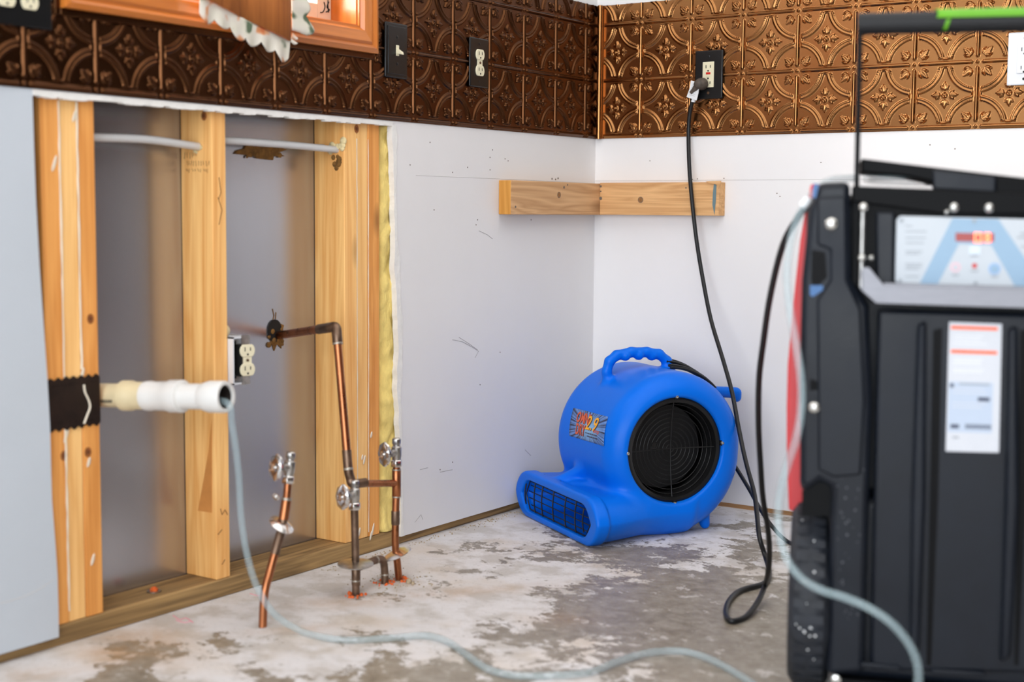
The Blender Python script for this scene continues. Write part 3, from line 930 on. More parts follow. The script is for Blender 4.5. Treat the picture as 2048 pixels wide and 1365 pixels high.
def valve(parent, base, up, hd, sc=1.0):
    """angle stop: compression nut, body, top outlet, oval handle on a stem"""
    base = np.asarray(base, float); up = nrm(up); hd = nrm(np.asarray(hd, float) - up * (np.asarray(hd, float) @ up))
    q = MB(); q.lathe([(0.0115, 0), (0.0125, 0.002), (0.0125, 0.013), (0.0110, 0.015)], base, up, 6); q.build('compression_nut', M_chrome, parent, bevel=0.0006)
    q = MB(); q.lathe([(0.0095, 0.014), (0.0095, 0.020), (0.0105, 0.022), (0.0105, 0.042), (0.0075, 0.045), (0.0075, 0.050)], base, up, 18)
    q.lathe([(0.0085, 0), (0.0085, 0.014), (0.005, 0.016), (0.0045, 0.030)], base + up * 0.031 + hd * 0.004, hd, 14)
    q.build('valve_body', M_chromed, parent, smooth=35)
    q = MB(); q.lathe([(0.0085, 0.048), (0.0095, 0.050), (0.0095, 0.059), (0.0070, 0.062), (0.0050, 0.062)], base, up, 8); q.build('outlet_nut', M_chromed, parent, bevel=0.0005)
    # oval fluted handle
    q = MB(); o = base + up * 0.031 + hd * 0.030; e1 = nrm(up - hd * (up @ hd)); e2 = np.cross(hd, e1); seg = 32
    prof = [(0.3, 0), (0.9, 0.001), (1.0, 0.004), (0.96, 0.008), (0.7, 0.0105), (0.3, 0.009), (0.12, 0.0085), (0.1, 0.011), (0.02, 0.0115)]
    vs = []
    for r, h in prof:
        for k in range(seg):
            a = 2 * math.pi * k / seg
            fl_ = 1 + (0.035 * math.cos(8 * a) if r > 0.8 else 0)
            vs.append(o + hd * h + fl_ * r * (0.026 * math.cos(a) * e1 + 0.0175 * math.sin(a) * e2))
    fs = []
    for i in range(len(prof) - 1):
        for k in range(seg):
            fs.append((i * seg + k, i * seg + (k + 1) % seg, (i + 1) * seg + (k + 1) % seg, (i + 1) * seg + k))
    fs.append(tuple(range(seg))); fs.append(tuple((len(prof) - 1) * seg + k for k in range(seg)))
    q.add(vs, fs); q.build('valve_handle', M_chrome, parent, smooth=40)


def escutcheon(parent, c, n, r=0.036, m=None):
    q = MB(); q.lathe([(0.0095, 0.006), (0.014, 0.0055), (r * 0.75, 0.003), (r, 0.0), (r, -0.0012), (r * 0.75, 0.0015), (0.0095, 0.004)], c, n, 32)
    q.build('escutcheon', m or M_chrome, parent, smooth=40)


def collar(parent, p0, d, L0, L1, m=M_copper, r=RC + 0.0012):
    q = MB(); q.lathe([(r - .0004, L0), (r, L0 + .001), (r, L1 - .001), (r - .0004, L1)], p0, d, 18); q.build('fitting', m, parent, smooth=40)


HD = nrm((-0.02, -0.96, 0.10))
# left lone riser, leaning
a0 = fl(525, 1255)
pl = [a0 + np.array([0, 0, -0.01]), at(529, 1190, 0, a0[0] - .002), at(541, 1140, 0, a0[0] - .004), at(556, 1085, 0, a0[0] - .004)]
lr = thing('supply_riser', a0, 'leaning copper riser with an oval chrome valve standing alone on the left', 'water pipe', 'copper risers')
MB().tube(spline(pl, 6), RC, 16).build('pipe', M_copper, lr, smooth=60)
b1 = at(565, 1052, 0, a0[0] - .006); b2 = at(573, 1000, 0, a0[0] - .006); b3 = at(576, 968, 0, a0[0] - .006)
MB().tube([pl[-2] + (pl[-1] - pl[-2]) * .55, pl[-1], at(561, 1068, 0, a0[0] - .006)], RC + .001, 16).build('fitting', M_copperd, lr, smooth=60)
MB().tube([pl[-1], at(561, 1068, 0, a0[0] - .006), b1, b2], RC, 16).build('pipe', M_copperd, lr, smooth=60)
MB().tube([at(567, 1040, 0, a0[0] - .006), b2], RC + .0018, 16).build('coupling', M_copper, lr, smooth=60)
collar(lr, b2, b3 - b2, -0.002, 0.004, M_solder, RC + .002)
MB().tube([b2, b3], RC - .0005, 16).build('pipe', M_copper, lr, smooth=60)
valve(lr, b3, b3 - b2, (-0.05, -0.95, 0.0))
escutcheon(lr, at(563, 1050, 0, a0[0] - .006), (0.55, 0.10, 0.83), 0.026)
# small dangling chrome cap below the left handle
q = MB(); q.lathe([(0.004, 0), (0.008, 0.002), (0.008, 0.008), (0.003, 0.010)], at(556, 991, 0, .215), (-0.2, -0.4, -0.4), 12); q.build('chrome_cap', M_chrome, lr, smooth=40)

# middle + right manifold: one soldered assembly
mf = thing('pipe_manifold', fl(712, 1192), 'soldered copper manifold with two oval chrome valves rising from the slab', 'water pipe', 'copper risers')
m0 = fl(712, 1192); xm = m0[0]
mv = at(709, 1020, 0, xm)                         # foot of the middle valve
MB().tube([m0 + np.array([0, 0, -.01]), at(711, 1110, 0, xm), mv], RC, 16).build('pipe', M_copperd, mf, smooth=60)['label'] = 'tarnished middle riser'
collar(mf, m0, (0, 0, 1), 0.022, 0.055, M_copperd); collar(mf, m0, (0, 0, 1), 0.030, 0.033, M_solder, RC + .0016)
valve(mf, mv, (0.0, 0.02, 1), HD)
escutcheon(mf, at(711, 1128, 0, xm), (0.06, -0.05, 1), 0.037, M_chromed)
# right riser
r0 = fl(799, 1161); xr = r0[0]
rp = [r0 + np.array([0, 0, -.01]), at(795, 1130, 0, xr), at(791, 1095, 0, xr), at(791, 1040, 0, xr), at(793, 967, 0, xr), at(793, 934, 0, xr)]
MB().tube(spline(rp, 5), RC, 16).build('pipe', M_copper, mf, smooth=60)
collar(mf, at(791, 1050, 0, xr), (0, 0, 1), 0.0, 0.030, M_copperd)
tee = at(793, 967, 0, xr)
mb = MB(); mb.lathe([(RC, -0.03), (RC + .0016, -0.028), (RC + .0016, 0.028), (RC, 0.03)], tee, (0, 0, 1), 18); mb.build('tee', M_copper, mf, smooth=40)
for h in (-0.029, 0.029): collar(mf, tee, (0, 0, 1), h - .0015, h + .0015, M_solder, RC + .0019)
valve(mf, at(793, 934, 0, xr), (0, 0.0, 1), nrm((-0.10, -0.95, -0.10)))
escutcheon(mf, at(794, 1108, 0, xr), (-0.25, -0.30, 0.9), 0.032, M_chrome)
# cross pipe and the long riser that comes out of the wall
c1 = at(722, 968, 0, xm - .002)
MB().tube([c1, tee], RC - .0004, 14).build('pipe', M_copper, mf, smooth=60)
e0 = at(551, 672, 0, xb - 0.01); e1 = at(640, 661, 0, 0.075)
hole = e0
eb = at(664, 655, 0, 0.120)
ed = at(674, 672, 0, 0.135)
low = at(697, 945, 0, xm - 0.012)
MB().tube([hole, hole + (eb - hole) * .82], RC + .0012, 16).build('pipe', M_copper, mf, smooth=60)
MB().tube(spline([hole + (eb - hole) * .78, hole + (eb - hole) * .95, eb + np.array([.006, .004, 0.0]), ed, ed + (low - ed) * .06], 6), RC + .0026, 16).build('elbow', M_copperd, mf, smooth=60)
collar(mf, ed, low - ed, 0.014, 0.018, M_solder, RC + .003)
MB().tube([ed, low], RC + .0006, 16).build('pipe', M_copper, mf, smooth=60)
MB().tube(spline([low + (ed - low) * .16, low + (ed - low) * .02, low + np.array([0.002, .004, -.014]), at(706, 968, 0, xm - .006), c1 + np.array([0, .015, 0])], 5), RC + .0016, 16).build('elbow', M_copperd, mf, smooth=60)
collar(mf, low, ed - low, 0.004, 0.009, M_solder, RC + .0024)
# low branch at the slab
k0 = fl(770, 1168)
lowb = at(716, 1136, 0, xm); kb = at(758, 1118, 0, k0[0] + .002)
MB().tube(spline([lowb, lowb + (kb - lowb) * .5, lowb + (kb - lowb) * .9, kb + np.array([0, .012, -.006]), at(769, 1140, 0, k0[0]), k0 + np.array([0, 0, -.01])], 5), RC + .0002, 16).build('pipe', M_copperd, mf, smooth=60)
collar(mf, kb, kb - lowb, -.014, -.010, M_solder, RC + .001)
collar(mf, k0, (0, 0, 1), 0.018, 0.022, M_solder, RC + .001)
# orange fibre, grit and gypsum crumbs at the slab: uncountable
mb = MB()
for c, n_, rad in ((m0, 26, .022), (k0, 22, .025), (r0, 12, .022)):
    for k in range(n_):
        a = random.uniform(0, 6.28); rr = rad * random.uniform(.4, 1)
        mb.ball((c[0] + rr * math.cos(a), c[1] + rr * math.sin(a), 0.001), random.uniform(.0015, .0045), 6)
tag(mb.build('orange_fibre', M_orangef, smooth=80), 'orange fibre crumbs around the manifold feet on the slab', 'debris', kind='stuff')
mb = MB()
for k in range(420):
    t = random.random()
    if t < .55:
        y = random.uniform(-1.15, -.15); x = abs(random.gauss(0, .018)) + .002
    else:
        x = xr + random.gauss(.0, .04); y = -1.13 + random.gauss(0, .04)
    mb.ball((x, y, 0.0006), random.uniform(.0006, .0022), 5)
mb.ball(at(818, 1164, 2, .004), .007, 7); mb.ball(at(826, 1168, 2, .003), .004, 7)
tag(mb.build('gypsum_grit', M_dirt, smooth=80), 'pale gypsum crumbs and grit scattered along the wall foot', 'debris', kind='stuff')

# ------------------------------------------------------------------ bronze tin backsplash
def smooth01(x):
    x = np.clip(x, 0, 1); return x * x * (3 - 2 * x)


def bumpy(d, r):
    """round-backed ridge of half-width r around distance 0"""
    q = np.clip(1 - (d / r) ** 2, 0, None); return np.sqrt(q)


def tile_height(A, B):
    """relief of one 6-inch motif, A and B in -0.5..0.5 of the cell; result in metres"""
    h = np.zeros_like(A)
    aa, bb = np.abs(A), np.abs(B)
    # half ribs along the edges, rounded ends
    for p, q in ((aa, bb), (bb, aa)):
        d = np.hypot(0.5 - p, np.clip(q - 0.405, 0, None))
        h = np.maximum(h, 0.0042 * bumpy(d, 0.026))
    # rosette dot on every corner
    h = np.maximum(h, 0.0036 * bumpy(np.hypot(0.5 - aa, 0.5 - bb), 0.025))
    # four concave double ridges
    rr = np.hypot(0.5 - aa, 0.5 - bb)
    band = (aa < 0.435) & (bb < 0.435)
    edge = smooth01((0.440 - np.maximum(aa, bb)) / 0.012)
    plat = 0.0016 * smooth01((rr - 0.395) / 0.012) * smooth01((0.488 - rr) / 0.012)
    ridge = np.maximum(0.0036 * bumpy(rr - 0.412, 0.016), 0.0036 * bumpy(rr - 0.462, 0.018))
    h = np.maximum(h, edge * np.maximum(plat, ridge))
    # blunt cap closing each tip
    for p, q in ((aa, bb), (bb, aa)):
        d = np.hypot(p - 0.432, np.clip(q - 0.034, 0, None))
        h = np.maximum(h, 0.0030 * bumpy(d, 0.014))

    def leaf(cx, cy, ang, L, wd, amp):
        u = (aa - cx) * math.cos(ang) + (bb - cy) * math.sin(ang); v = -(aa - cx) * math.sin(ang) + (bb - cy) * math.cos(ang)
        t = np.clip(u / L, 0, 1)
        half = wd * np.sin(np.pi * np.clip(t, 0, 1) ** 0.85) + 1e-4
        q = np.clip(1 - (v / half) ** 2, 0, None) * ((u > 0) & (u < L))
        vein = 0.45 * np.exp(-(v / (0.16 * wd)) ** 2) * smooth01(np.minimum(t * 4, (1 - t) * 4))
        return amp * np.sqrt(q) * (1 - vein)
    # corner leaf with three lobes (pointing from the corner to the middle)
    bx = by = 0.402
    for ang, L, wd in ((math.radians(225), 0.180, 0.046), (math.radians(225 - 38), 0.135, 0.038), (math.radians(225 + 38), 0.135, 0.038)):
        h = np.maximum(h, leaf(bx, by, ang, L, wd, 0.0046))
    # flower in the middle
    r0 = np.hypot(A, B)
    h = np.maximum(h, 0.0042 * bumpy(r0, 0.021)); h = np.maximum(h, 0.0026 * bumpy(r0 - 0.034, 0.011))
    for p, q in ((A, B), (B, A)):
        ap = np.abs(p); aq = np.abs(q)

        def lf(cx, cy, ang, L, wd, amp):
            u = (ap - cx) * math.cos(ang) + (aq - cy) * math.sin(ang); v = -(ap - cx) * math.sin(ang) + (aq - cy) * math.cos(ang)
            t = np.clip(u / L, 0, 1); half = wd * np.sin(np.pi * t ** 0.8) + 1e-4
            return amp * np.sqrt(np.clip(1 - (v / half) ** 2, 0, None) * ((u > 0) & (u < L)))
        h = np.maximum(h, lf(0.070, 0.0, 0.0, 0.140, 0.040, 0.0040))
        h = np.maximum(h, lf(0.085, 0.006, math.radians(46), 0.085, 0.028, 0.0034))
    return h


TILES = {}


def tile_mesh(a0, a1, b0, b1, m=None, n=92):
    m = m or M_bronze
    key = (m.name, round(a0, 3), round(a1, 3), round(b0, 3), round(b1, 3))
    if key in TILES: return TILES[key]
    na = max(3, int(n * (a1 - a0))); nb = max(3, int(n * (b1 - b0)))
    a = np.linspace(a0, a1, na + 1) - 0.5; b = np.linspace(b0, b1, nb + 1) - 0.5
    A, B = np.meshgrid(a, b)
    hgt = 1.25 * tile_height(A, B)
    # local axes: x along the wall, y out of the wall, z up; origin at the lower left corner of the full cell
    vs = np.stack([(A + 0.5) * CELL, hgt + 0.0018, (B + 0.5) * CELL], -1).reshape(-1, 3).tolist()
    nv = na + 1
    fs = [(j * nv + i, j * nv + i + 1, (j + 1) * nv + i + 1, (j + 1) * nv + i) for j in range(nb) for i in range(na)]
    # folded rim back to the wall
    rim = [i for i in range(nv)] + [j * nv + na for j in range(1, nb + 1)] + [nb * nv + i for i in range(na - 1, -1, -1)] + [j * nv for j in range(nb - 1, 0, -1)]
    k0 = len(vs)
    for i in rim: vs.append([vs[i][0], 0.0, vs[i][2]])
    m_ = len(rim)
    for i in range(m_):
        fs.append((rim[i], k0 + i, k0 + (i + 1) % m_, rim[(i + 1) % m_]))
    me = bpy.data.meshes.new('tile'); me.from_pydata(vs, [], fs)
    me.materials.append(m); me.shade_smooth(); me.set_sharp_from_angle(angle=math.radians(60))
    TILES[key] = me
    return me


ROW0 = ZB + 0.0072 - 0.0          # lattice line near the bottom edge
ROWS = [(-1, 1 - 0.0072 / CELL, 1.0)] + [(0, 0, 1), (1, 0, 1)] + [(2, 0, (ZT - ROW0) / CELL - 2)]


def panel(label, cells, orient, clip=None):
    """cells: list of (s0, a0, a1): start of the full cell along the wall and the kept part of it"""
    s_ = cells[0][0]
    root = bpy.data.objects.new('backsplash_panel', None); COL.objects.link(root)
    if orient == 'back':
        root.location = (s_, 0, ZB); root.rotation_euler = (0, 0, math.pi)   # local +y points out of the wall (-y)
    else:
        root.location = (0, s_, ZB); root.rotation_euler = (0, 0, -math.pi / 2)
    tag(root, label, 'backsplash', 'embossed bronze backsplash panels')
    for (c0, a0, a1) in cells:
        for (r, b0, b1) in ROWS:
            bb1 = b1
            if clip:
                zc = clip(c0, r)
                if zc is not None: bb1 = min(b1, (zc - ROW0) / CELL - r)
            if bb1 - b0 < 0.02: continue
            if orient == 'back': me = tile_mesh(1 - a1, 1 - a0, b0, bb1)
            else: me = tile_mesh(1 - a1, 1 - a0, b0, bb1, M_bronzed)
            o = bpy.data.objects.new('tile', me); COL.objects.link(o); o.parent = root
            # local x runs against the wall coordinate (panel is turned), so a cell starts at its far end
            o.location = (-(c0 - s_) - CELL, 0, ROW0 + r * CELL - ZB)
    return root


# the back wall, x = 0.5996 is a seam
XR0 = 0.5996
panel('bronze tin panel beside the room corner, behind the black outlet with a plug', [(XR0 - 4 * CELL, 0.175, 1)] + [(XR0 - k * CELL, 0, 1) for k in (3, 2, 1)], 'back')
panel('bronze tin panel behind the black handle and white outlet', [(XR0 + k * CELL, 0, 1) for k in range(4)], 'back')
panel('bronze tin panel on the back wall past the white outlet', [(XR0 + (4 + k) * CELL, 0, 1) for k in range(2)], 'back')
# the left wall, cells counted from the corner
YL = 0.0624
TRIM_Y0, TRIM_Y1, TRIM_Z = -1.8175, -0.9724, 1.138


def lclip(c0, r):
    # panels end under the window casing
    if c0 + CELL > TRIM_Y0 and c0 < TRIM_Y1 - 0.02: return TRIM_Z + 0.012
    return None


def lcell(k): return -(YL + k * CELL)      # start (lower y) of cell k


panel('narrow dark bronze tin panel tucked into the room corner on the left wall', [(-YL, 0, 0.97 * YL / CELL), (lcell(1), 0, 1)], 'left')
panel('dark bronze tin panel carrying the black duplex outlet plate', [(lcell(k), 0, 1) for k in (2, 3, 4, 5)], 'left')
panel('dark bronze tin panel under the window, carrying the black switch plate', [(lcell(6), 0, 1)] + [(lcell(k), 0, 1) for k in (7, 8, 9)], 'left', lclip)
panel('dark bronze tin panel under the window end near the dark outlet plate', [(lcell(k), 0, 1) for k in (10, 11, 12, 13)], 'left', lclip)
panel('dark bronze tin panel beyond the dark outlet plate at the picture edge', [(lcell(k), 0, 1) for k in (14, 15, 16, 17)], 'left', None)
# bronze corner bead and the edge trim under the window
mb = MB(); mb.tube([(0.0165, -0.0115, z) for z in (ZB - .001, ZT)], 0.0075, 14); mb.box((0.0, -0.007, ZB), (0.027, 0.0, ZT))
struct(mb.build('trim_2', M_bronze, smooth=40))
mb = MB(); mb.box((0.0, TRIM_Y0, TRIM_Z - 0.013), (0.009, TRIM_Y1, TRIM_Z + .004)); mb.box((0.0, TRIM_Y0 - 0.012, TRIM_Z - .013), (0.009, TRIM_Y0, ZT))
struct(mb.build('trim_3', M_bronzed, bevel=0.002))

# ------------------------------------------------------------------ window over the missing sink
win = bpy.data.objects.new('window_1', None); COL.objects.link(win); win['kind'] = 'structure'; win['_abs'] = 1
win.location = (0, (WY0 + WY1) / 2, WZ0)
prof = [(0.0, 0.0), (0.0, 0.020), (0.010, 0.024), (0.018, 0.018), (0.024, 0.022), (0.046, 0.020), (0.052, 0.012), (0.056, 0.012), (0.056, 0.0)]   # (from outer edge inward, height off the wall)


def casing(p_out, q_out, p_in, q_in, m):
    q = MB(); k = len(prof); vs = []
    for (a, b) in ((p_out, p_in), (q_out, q_in)):
        a = np.asarray(a, float); b = np.asarray(b, float)
        for (t, h) in prof: vs.append(a + (b - a) * (t / 0.056) + np.array([h, 0, 0]))
    fs = [(i, (i + 1) % k, k + (i + 1) % k, k + i) for i in range(k)] + [tuple(range(k)), tuple(range(2 * k - 1, k - 1, -1))]
    q.add(vs, fs); q.build('casing', m, win, smooth=25)


ZT2 = 2.10
cw = 0.056
O00 = (0, TRIM_Y0, TRIM_Z); O10 = (0, TRIM_Y1, TRIM_Z); O11 = (0, TRIM_Y1, ZT2); O01 = (0, TRIM_Y0, ZT2)
I00 = (0, TRIM_Y0 + cw, TRIM_Z + cw); I10 = (0, TRIM_Y1 - cw, TRIM_Z + cw); I11 = (0, TRIM_Y1 - cw, ZT2 - cw); I01 = (0, TRIM_Y0 + cw, ZT2 - cw)
casing(O00, O10, I00, I10, M_trimw); casing(O10, O11, I10, I11, M_trimv); casing(O11, O01, I11, I01, M_trimw); casing(O01, O00, I01, I00, M_trimv)
JX = -0.125
mb = MB(); mb.box((JX, I10[1] - .003, I10[2] - .01), (0.006, I10[1] + .012, ZT2 - cw)); mb.build('jamb', M_trimv, win, bevel=0.001)
mb = MB(); mb.box((JX, I00[1] - .012, I00[2] - .01), (0.006, I00[1] + .003, ZT2 - cw)); mb.build('jamb', M_trimv, win, bevel=0.001)
mb = MB(); mb.box((JX, I00[1] + .003, I00[2] - .012), (0.006, I10[1] - .003, I00[2] + .003)); mb.build('stool', M_trimw, win, bevel=0.001)
mb = MB(); mb.box((JX, I00[1] + .003, ZT2 - cw - .003), (0.006, I10[1] - .003, ZT2 - cw + .012)); mb.build('head_jamb', M_trimw, win)
SX = -0.066
mb = MB()
ya, yb_, za, zb2 = I00[1] + .003, I10[1] - .003, I00[2] + .003, ZT2 - cw - .003
sw = 0.045
for lo, hi in (((SX - .03, ya, za), (SX, ya + sw, zb2)), ((SX - .03, yb_ - sw, za), (SX, yb_, zb2)), ((SX - .03, ya + sw, za), (SX, yb_ - sw, za + sw)), ((SX - .03, ya + sw, zb2 - sw), (SX, yb_ - sw, zb2))):
    mb.box(lo, hi)
mb.build('sash', M_sash, win, bevel=0.002)
MB().box((SX - .018, ya + sw, za + sw), (SX - .014, yb_ - sw, zb2 - sw)).build('pane', M_glass, win)
# dark scrollwork of the sash lock on the sash stile
pz = at(653, 22, 0, SX)
mb = MB()
for ln in (((648, 4), (650, 14), (646, 24), (641, 25)), ((656, 0), (656, 12), (657, 25)), ((652, 24), (659, 20), (654, 14), (658, 4))):
    mb.tube(spline([at(x, y, 0, SX + .001) for x, y in ln], 4), 0.0012, 6)
mb.build('lock_scroll', M_dark, win)

# curtain corner with lace, hanging in front of the casing
def curtain():
    XC = 0.055
    cv = thing('curtain', at(582, 85, 0, XC), 'brown curtain corner edged with scalloped floral lace over the window casing', 'curtain')
    a = at(404, -6, 0, XC); b = at(582, 82, 0, XC); c = at(587, -6, 0, XC)
    up = np.array([0, 0, 1.0])
    a2 = a + np.array([0, -0.10, 0.0]); a2[2] = 2.06; c2 = c.copy(); c2[1] += 0.012; c2[2] = 2.06
    MB().tube([(XC, WY0 - .06, 2.066), (XC, WY1 + .06, 2.066)], .006, 12).build('curtain_rod', M_whitep, cv, smooth=60)
    MB().box((0.0, WY0 - .062, 2.055), (XC + .006, WY0 - .052, 2.077)).build('rod_bracket', M_whitep, cv)
    MB().box((0.0, WY1 + .052, 2.055), (XC + .006, WY1 + .062, 2.077)).build('rod_bracket', M_whitep, cv)
    q = MB(); n_ = 24

    def cf(u, v):
        lo = a + (b - a) * u; hi = a2 + (c2 - a2) * u
        # right border straight down to the corner
        p = lo * (1 - v) + hi * v
        p = p + np.array([0.004 * math.sin(9 * u + 2 * v) + .002 * math.sin(23 * u), 0, 0])
        return p
    q.grid(cf, n_, 16)
    o = q.build('cloth', M_curt, cv, smooth=80)
    m_ = o.modifiers.new('t', 'SOLIDIFY'); m_.thickness = 0.002

    def lace(path, wid, side_, nm, lob):
        q = MB(); path = [np.asarray(p, float) for p in path]; N_ = 160
        Ls = [0]
        for i in range(1, len(path)): Ls.append(Ls[-1] + np.linalg.norm(path[i] - path[i - 1]))

        def pt(t):
            s = t * Ls[-1]
            return np.array([np.interp(s, Ls, [p[i] for p in path]) for i in range(3)])

        def lf(u, v):
            p = pt(u); wv = wid * (0.70 + 0.34 * abs(math.sin(lob * math.pi * u)) ** .55 + 0.10 * math.sin(lob * 2.3 * u + 1))
            rip = 0.0025 * v * math.sin(lob * 2 * math.pi * u) + 0.002 * v * math.sin(lob * 5.1 * u)
            return p + np.asarray(side_) * (wv * v) + np.array([rip - 0.004, 0, 0])
        q.grid(lf, N_, 10)
        o = q.build(nm, M_lace, cv, smooth=80)
        m_ = o.modifiers.new('t', 'SOLIDIFY'); m_.thickness = 0.0015
    lace([a + np.array([0, 0, .004]), a + (b - a) * .5, b + (b - a) * .01], 0.042, nrm((0, -0.10, -1)), 'lace_trim', 6)
    lace([at(588, 60, 0, XC), at(588, 30, 0, XC), c, c2], 0.056, nrm((0, 0.99, -0.15)), 'lace_trim', 22)
    lace([b, at(588, 66, 0, XC)], 0.016, nrm((0, 0.8, -0.3)), 'lace_trim', 2)


curtain()

# ------------------------------------------------------------------ wall plates
def plate(c, u, n, wd, ht, m, parent, th=0.006, b=0.003):
    u = nrm(u); n = nrm(n); z = np.array([0, 0, 1.0]); c = np.asarray(c, float)
    q = MB(); q.prism([c + u * a * wd / 2 + z * d * ht / 2 for a, d in ((-1, -1), (1, -1), (1, 1), (-1, 1))], n * th)
    o = q.build('wall_plate', m, parent, bevel=b, bseg=3)
    return o


def screw(parent, c, n, m=M_black, r=0.0032):
    q = MB(); q.lathe([(r, 0), (r, 0.0008), (r * .6, 0.0014)], c, n, 10); q.build('screw', m, parent)


LU, LN = (0, 1, 0), (1, 0, 0)
BU, BN = (1, 0, 0), (0, -1, 0)
e = 0.004
# switch
sc = np.array([e, -0.8955, 1.153])
sp = thing('light_switch', sc, 'black switch plate with an ivory toggle beside the window casing', 'switch')
plate(sc, LU, LN, 0.079, 0.124, M_black, sp); plate(sc + np.array([.005, 0, 0]), LU, LN, 0.064, 0.108, M_black, sp, 0.003, 0.0015)
MB().box(tuple(sc + np.array([0.007, -.005, -.012])), tuple(sc + np.array([0.0092, .005, .012]))).build('toggle_frame', M_ivory, sp, bevel=0.0008)
q = MB(); c_ = sc + np.array([.008, 0, 0.0]); q.prism([c_ + np.array(v) for v in ((0, -.0035, -.007), (0, -.0035, .005), (.014, -.0028, -.004), (.016, -.0028, -.010))], (0, 0.007, 0))
q.build('toggle', M_ivory, sp, bevel=0.001)
for z in (.030, -.030): screw(sp, sc + np.array([.008, 0, z]), LN)
# duplex on the left wall
oc = np.array([e, -0.574, 1.1545])
op = thing('wall_outlet', oc, 'ivory duplex outlet in a black plate on the dark bronze wall', 'outlet')
plate(oc, LU, LN, 0.078, 0.120, M_black, op); duplex(op, oc + np.array([.0055, 0, 0]), LU, LN, 1.0)
for z in (.046, -.046): screw(op, oc + np.array([.006, 0, z]), LN, M_black, .002)
# wide plate at the picture edge, top left
lc = np.array([e, -1.906, 1.1585])
lp = thing('wall_outlet', lc, 'wide black two-gang plate with ivory outlets left of the window casing', 'outlet')
plate(lc, LU, LN, 0.140, 0.124, M_black, lp)
duplex(lp, lc + np.array([.0055, -.023, 0.0]), LU, LN, 1.0)
duplex(lp, lc + np.array([.0055, .023, 0.0]), LU, LN, 1.0)
# GFCI on the back wall with the plug
gc = np.array([0.3525, -e, 1.156])
gp = thing('wall_outlet', gc, 'ivory outlet with a red button in a large black plate on the bronze back wall', 'outlet')
plate(gc, BU, BN, 0.082, 0.128, M_black, gp, 0.007, 0.005)
gz = np.array([0, -.007, 0])
MB().prism([gc + gz + np.array([a, 0, b]) for a, b in ((-.0165, -.0335), (.0165, -.0335), (.0165, .0335), (-.0165, .0335))], (0, -.0025, 0)).build('outlet_face', M_ivory, gp, bevel=.0008)
q = MB()
for cz in (.021, -.021):
    for dx, h in ((-.0063, .0042), (.0063, .0034)):
        q.prism([gc + gz * 1.36 + np.array([dx + a, 0, cz + b]) for a, b in ((-.001, -h), (.001, -h), (.001, h), (-.001, h))], (0, -.0006, 0))
    q.lathe([(.0024, 0), (.0024, .0006)], gc + gz * 1.36 + np.array([0, 0, cz - .011 * (1 if cz > 0 else -1)]), BN, 10)
q.build('slot', M_dark, gp)
MB().box((gc[0] - .006, gc[1] - .0108, gc[2] + .0005), (gc[0] + .007, gc[1] - .009, gc[2] + .006)).build('reset_button', M_red, gp, bevel=.0005)
MB().box((gc[0] - .006, gc[1] - .0105, gc[2] - .006), (gc[0] + .007, gc[1] - .009, gc[2] - .001)).build('test_button', M_ivory, gp, bevel=.0005)
screw(gp, gc + np.array([0, -.007, .048]), BN); screw(gp, gc + np.array([0, -.007, -.048]), BN, M_rust, .0036)
# white outlet by the right picture edge
wc = np.array([1.1665, -e, 1.155])
wp = thing('wall_outlet', wc, 'white outlet with white cover plate on the bronze back wall above the machine', 'outlet')
plate(wc, BU, BN, 0.078, 0.122, M_whitep, wp, .006, .003)
MB().prism([wc + np.array([a, -.006, b]) for a, b in ((-.0165, -.034), (.0165, -.034), (.0165, .034), (-.0165, .034))], (0, -.0022, 0)).build('outlet_face', M_whitep, wp, bevel=.0008)
q = MB()
for cz in (.021, -.021):
    for dx, h in ((-.0063, .0042), (.0063, .0034)):
        q.prism([wc + np.array([dx + a, -.0082, cz + b]) for a, b in ((-.0008, -h), (.0008, -h), (.0008, h), (-.0008, h))], (0, -.0006, 0))
    q.lathe([(.0024, 0), (.0024, .0006)], wc + np.array([0, -.0082, cz - .010]), BN, 10)
q.build('slot', M_dark, wp)
for z in (.047, -.047): screw(wp, wc + np.array([0, -.006, z]), BN, M_dark)

# ------------------------------------------------------------------ timber cleats in the corner
za, zb_ = 0.783, 0.8695
mb = MB(); mb.cur = 0; mb.box((0.0005, -0.474, za), (0.038, -0.0005, zb_))
for i, f in enumerate(mb.f):
    if i == 2: mb.mi[i] = 1                         # sawn end that faces the room
cl = mb.build('timber_cleat', None, mats=[M_cleat, M_endg], bevel=0.0012)
tag(cl, 'short timber cleat with orange sawn end screwed to the left wall', 'timber cleat', 'timber cleats in the corner')
mb = MB(); mb.box((0.0385, -0.038, za + .0005), (0.4035, -0.0005, zb_ + .0025))
cb = mb.build('timber_cleat', M_cleatb, bevel=0.0012)
tag(cb, 'timber cleat with grey paint smear at its end screwed to the back wall', 'timber cleat', 'timber cleats in the corner')
mb = MB(); mb.prism([at(x, y, 1, -.0385) for x, y in ((1428, 368), (1433, 370), (1432, 400), (1429, 430), (1425, 410), (1426, 385))], (0, -.0006, 0))
mb.build('paint_smear', mat('grey_paint', srgb(104, 128, 134), 0.6), cb)
mb = MB(); mb.prism([at(x, y, 1, -.0388) for x, y in ((1412, 363), (1443, 362), (1438, 378), (1434, 369), (1420, 367))], (0, -.003, 0)); mb.build('splinter', M_cleatb, cb)
mb = MB()
for px, py, r in ((1128, 375, .0036), (1135, 370, .0025), (1031, 414, .003)):
    mb.lathe([(r, 0), (r, .0006)], at(px, py, 0, .038), (1, 0, 0), 10)
mb.build('screw_hole', M_hole, cl)
mb = MB()
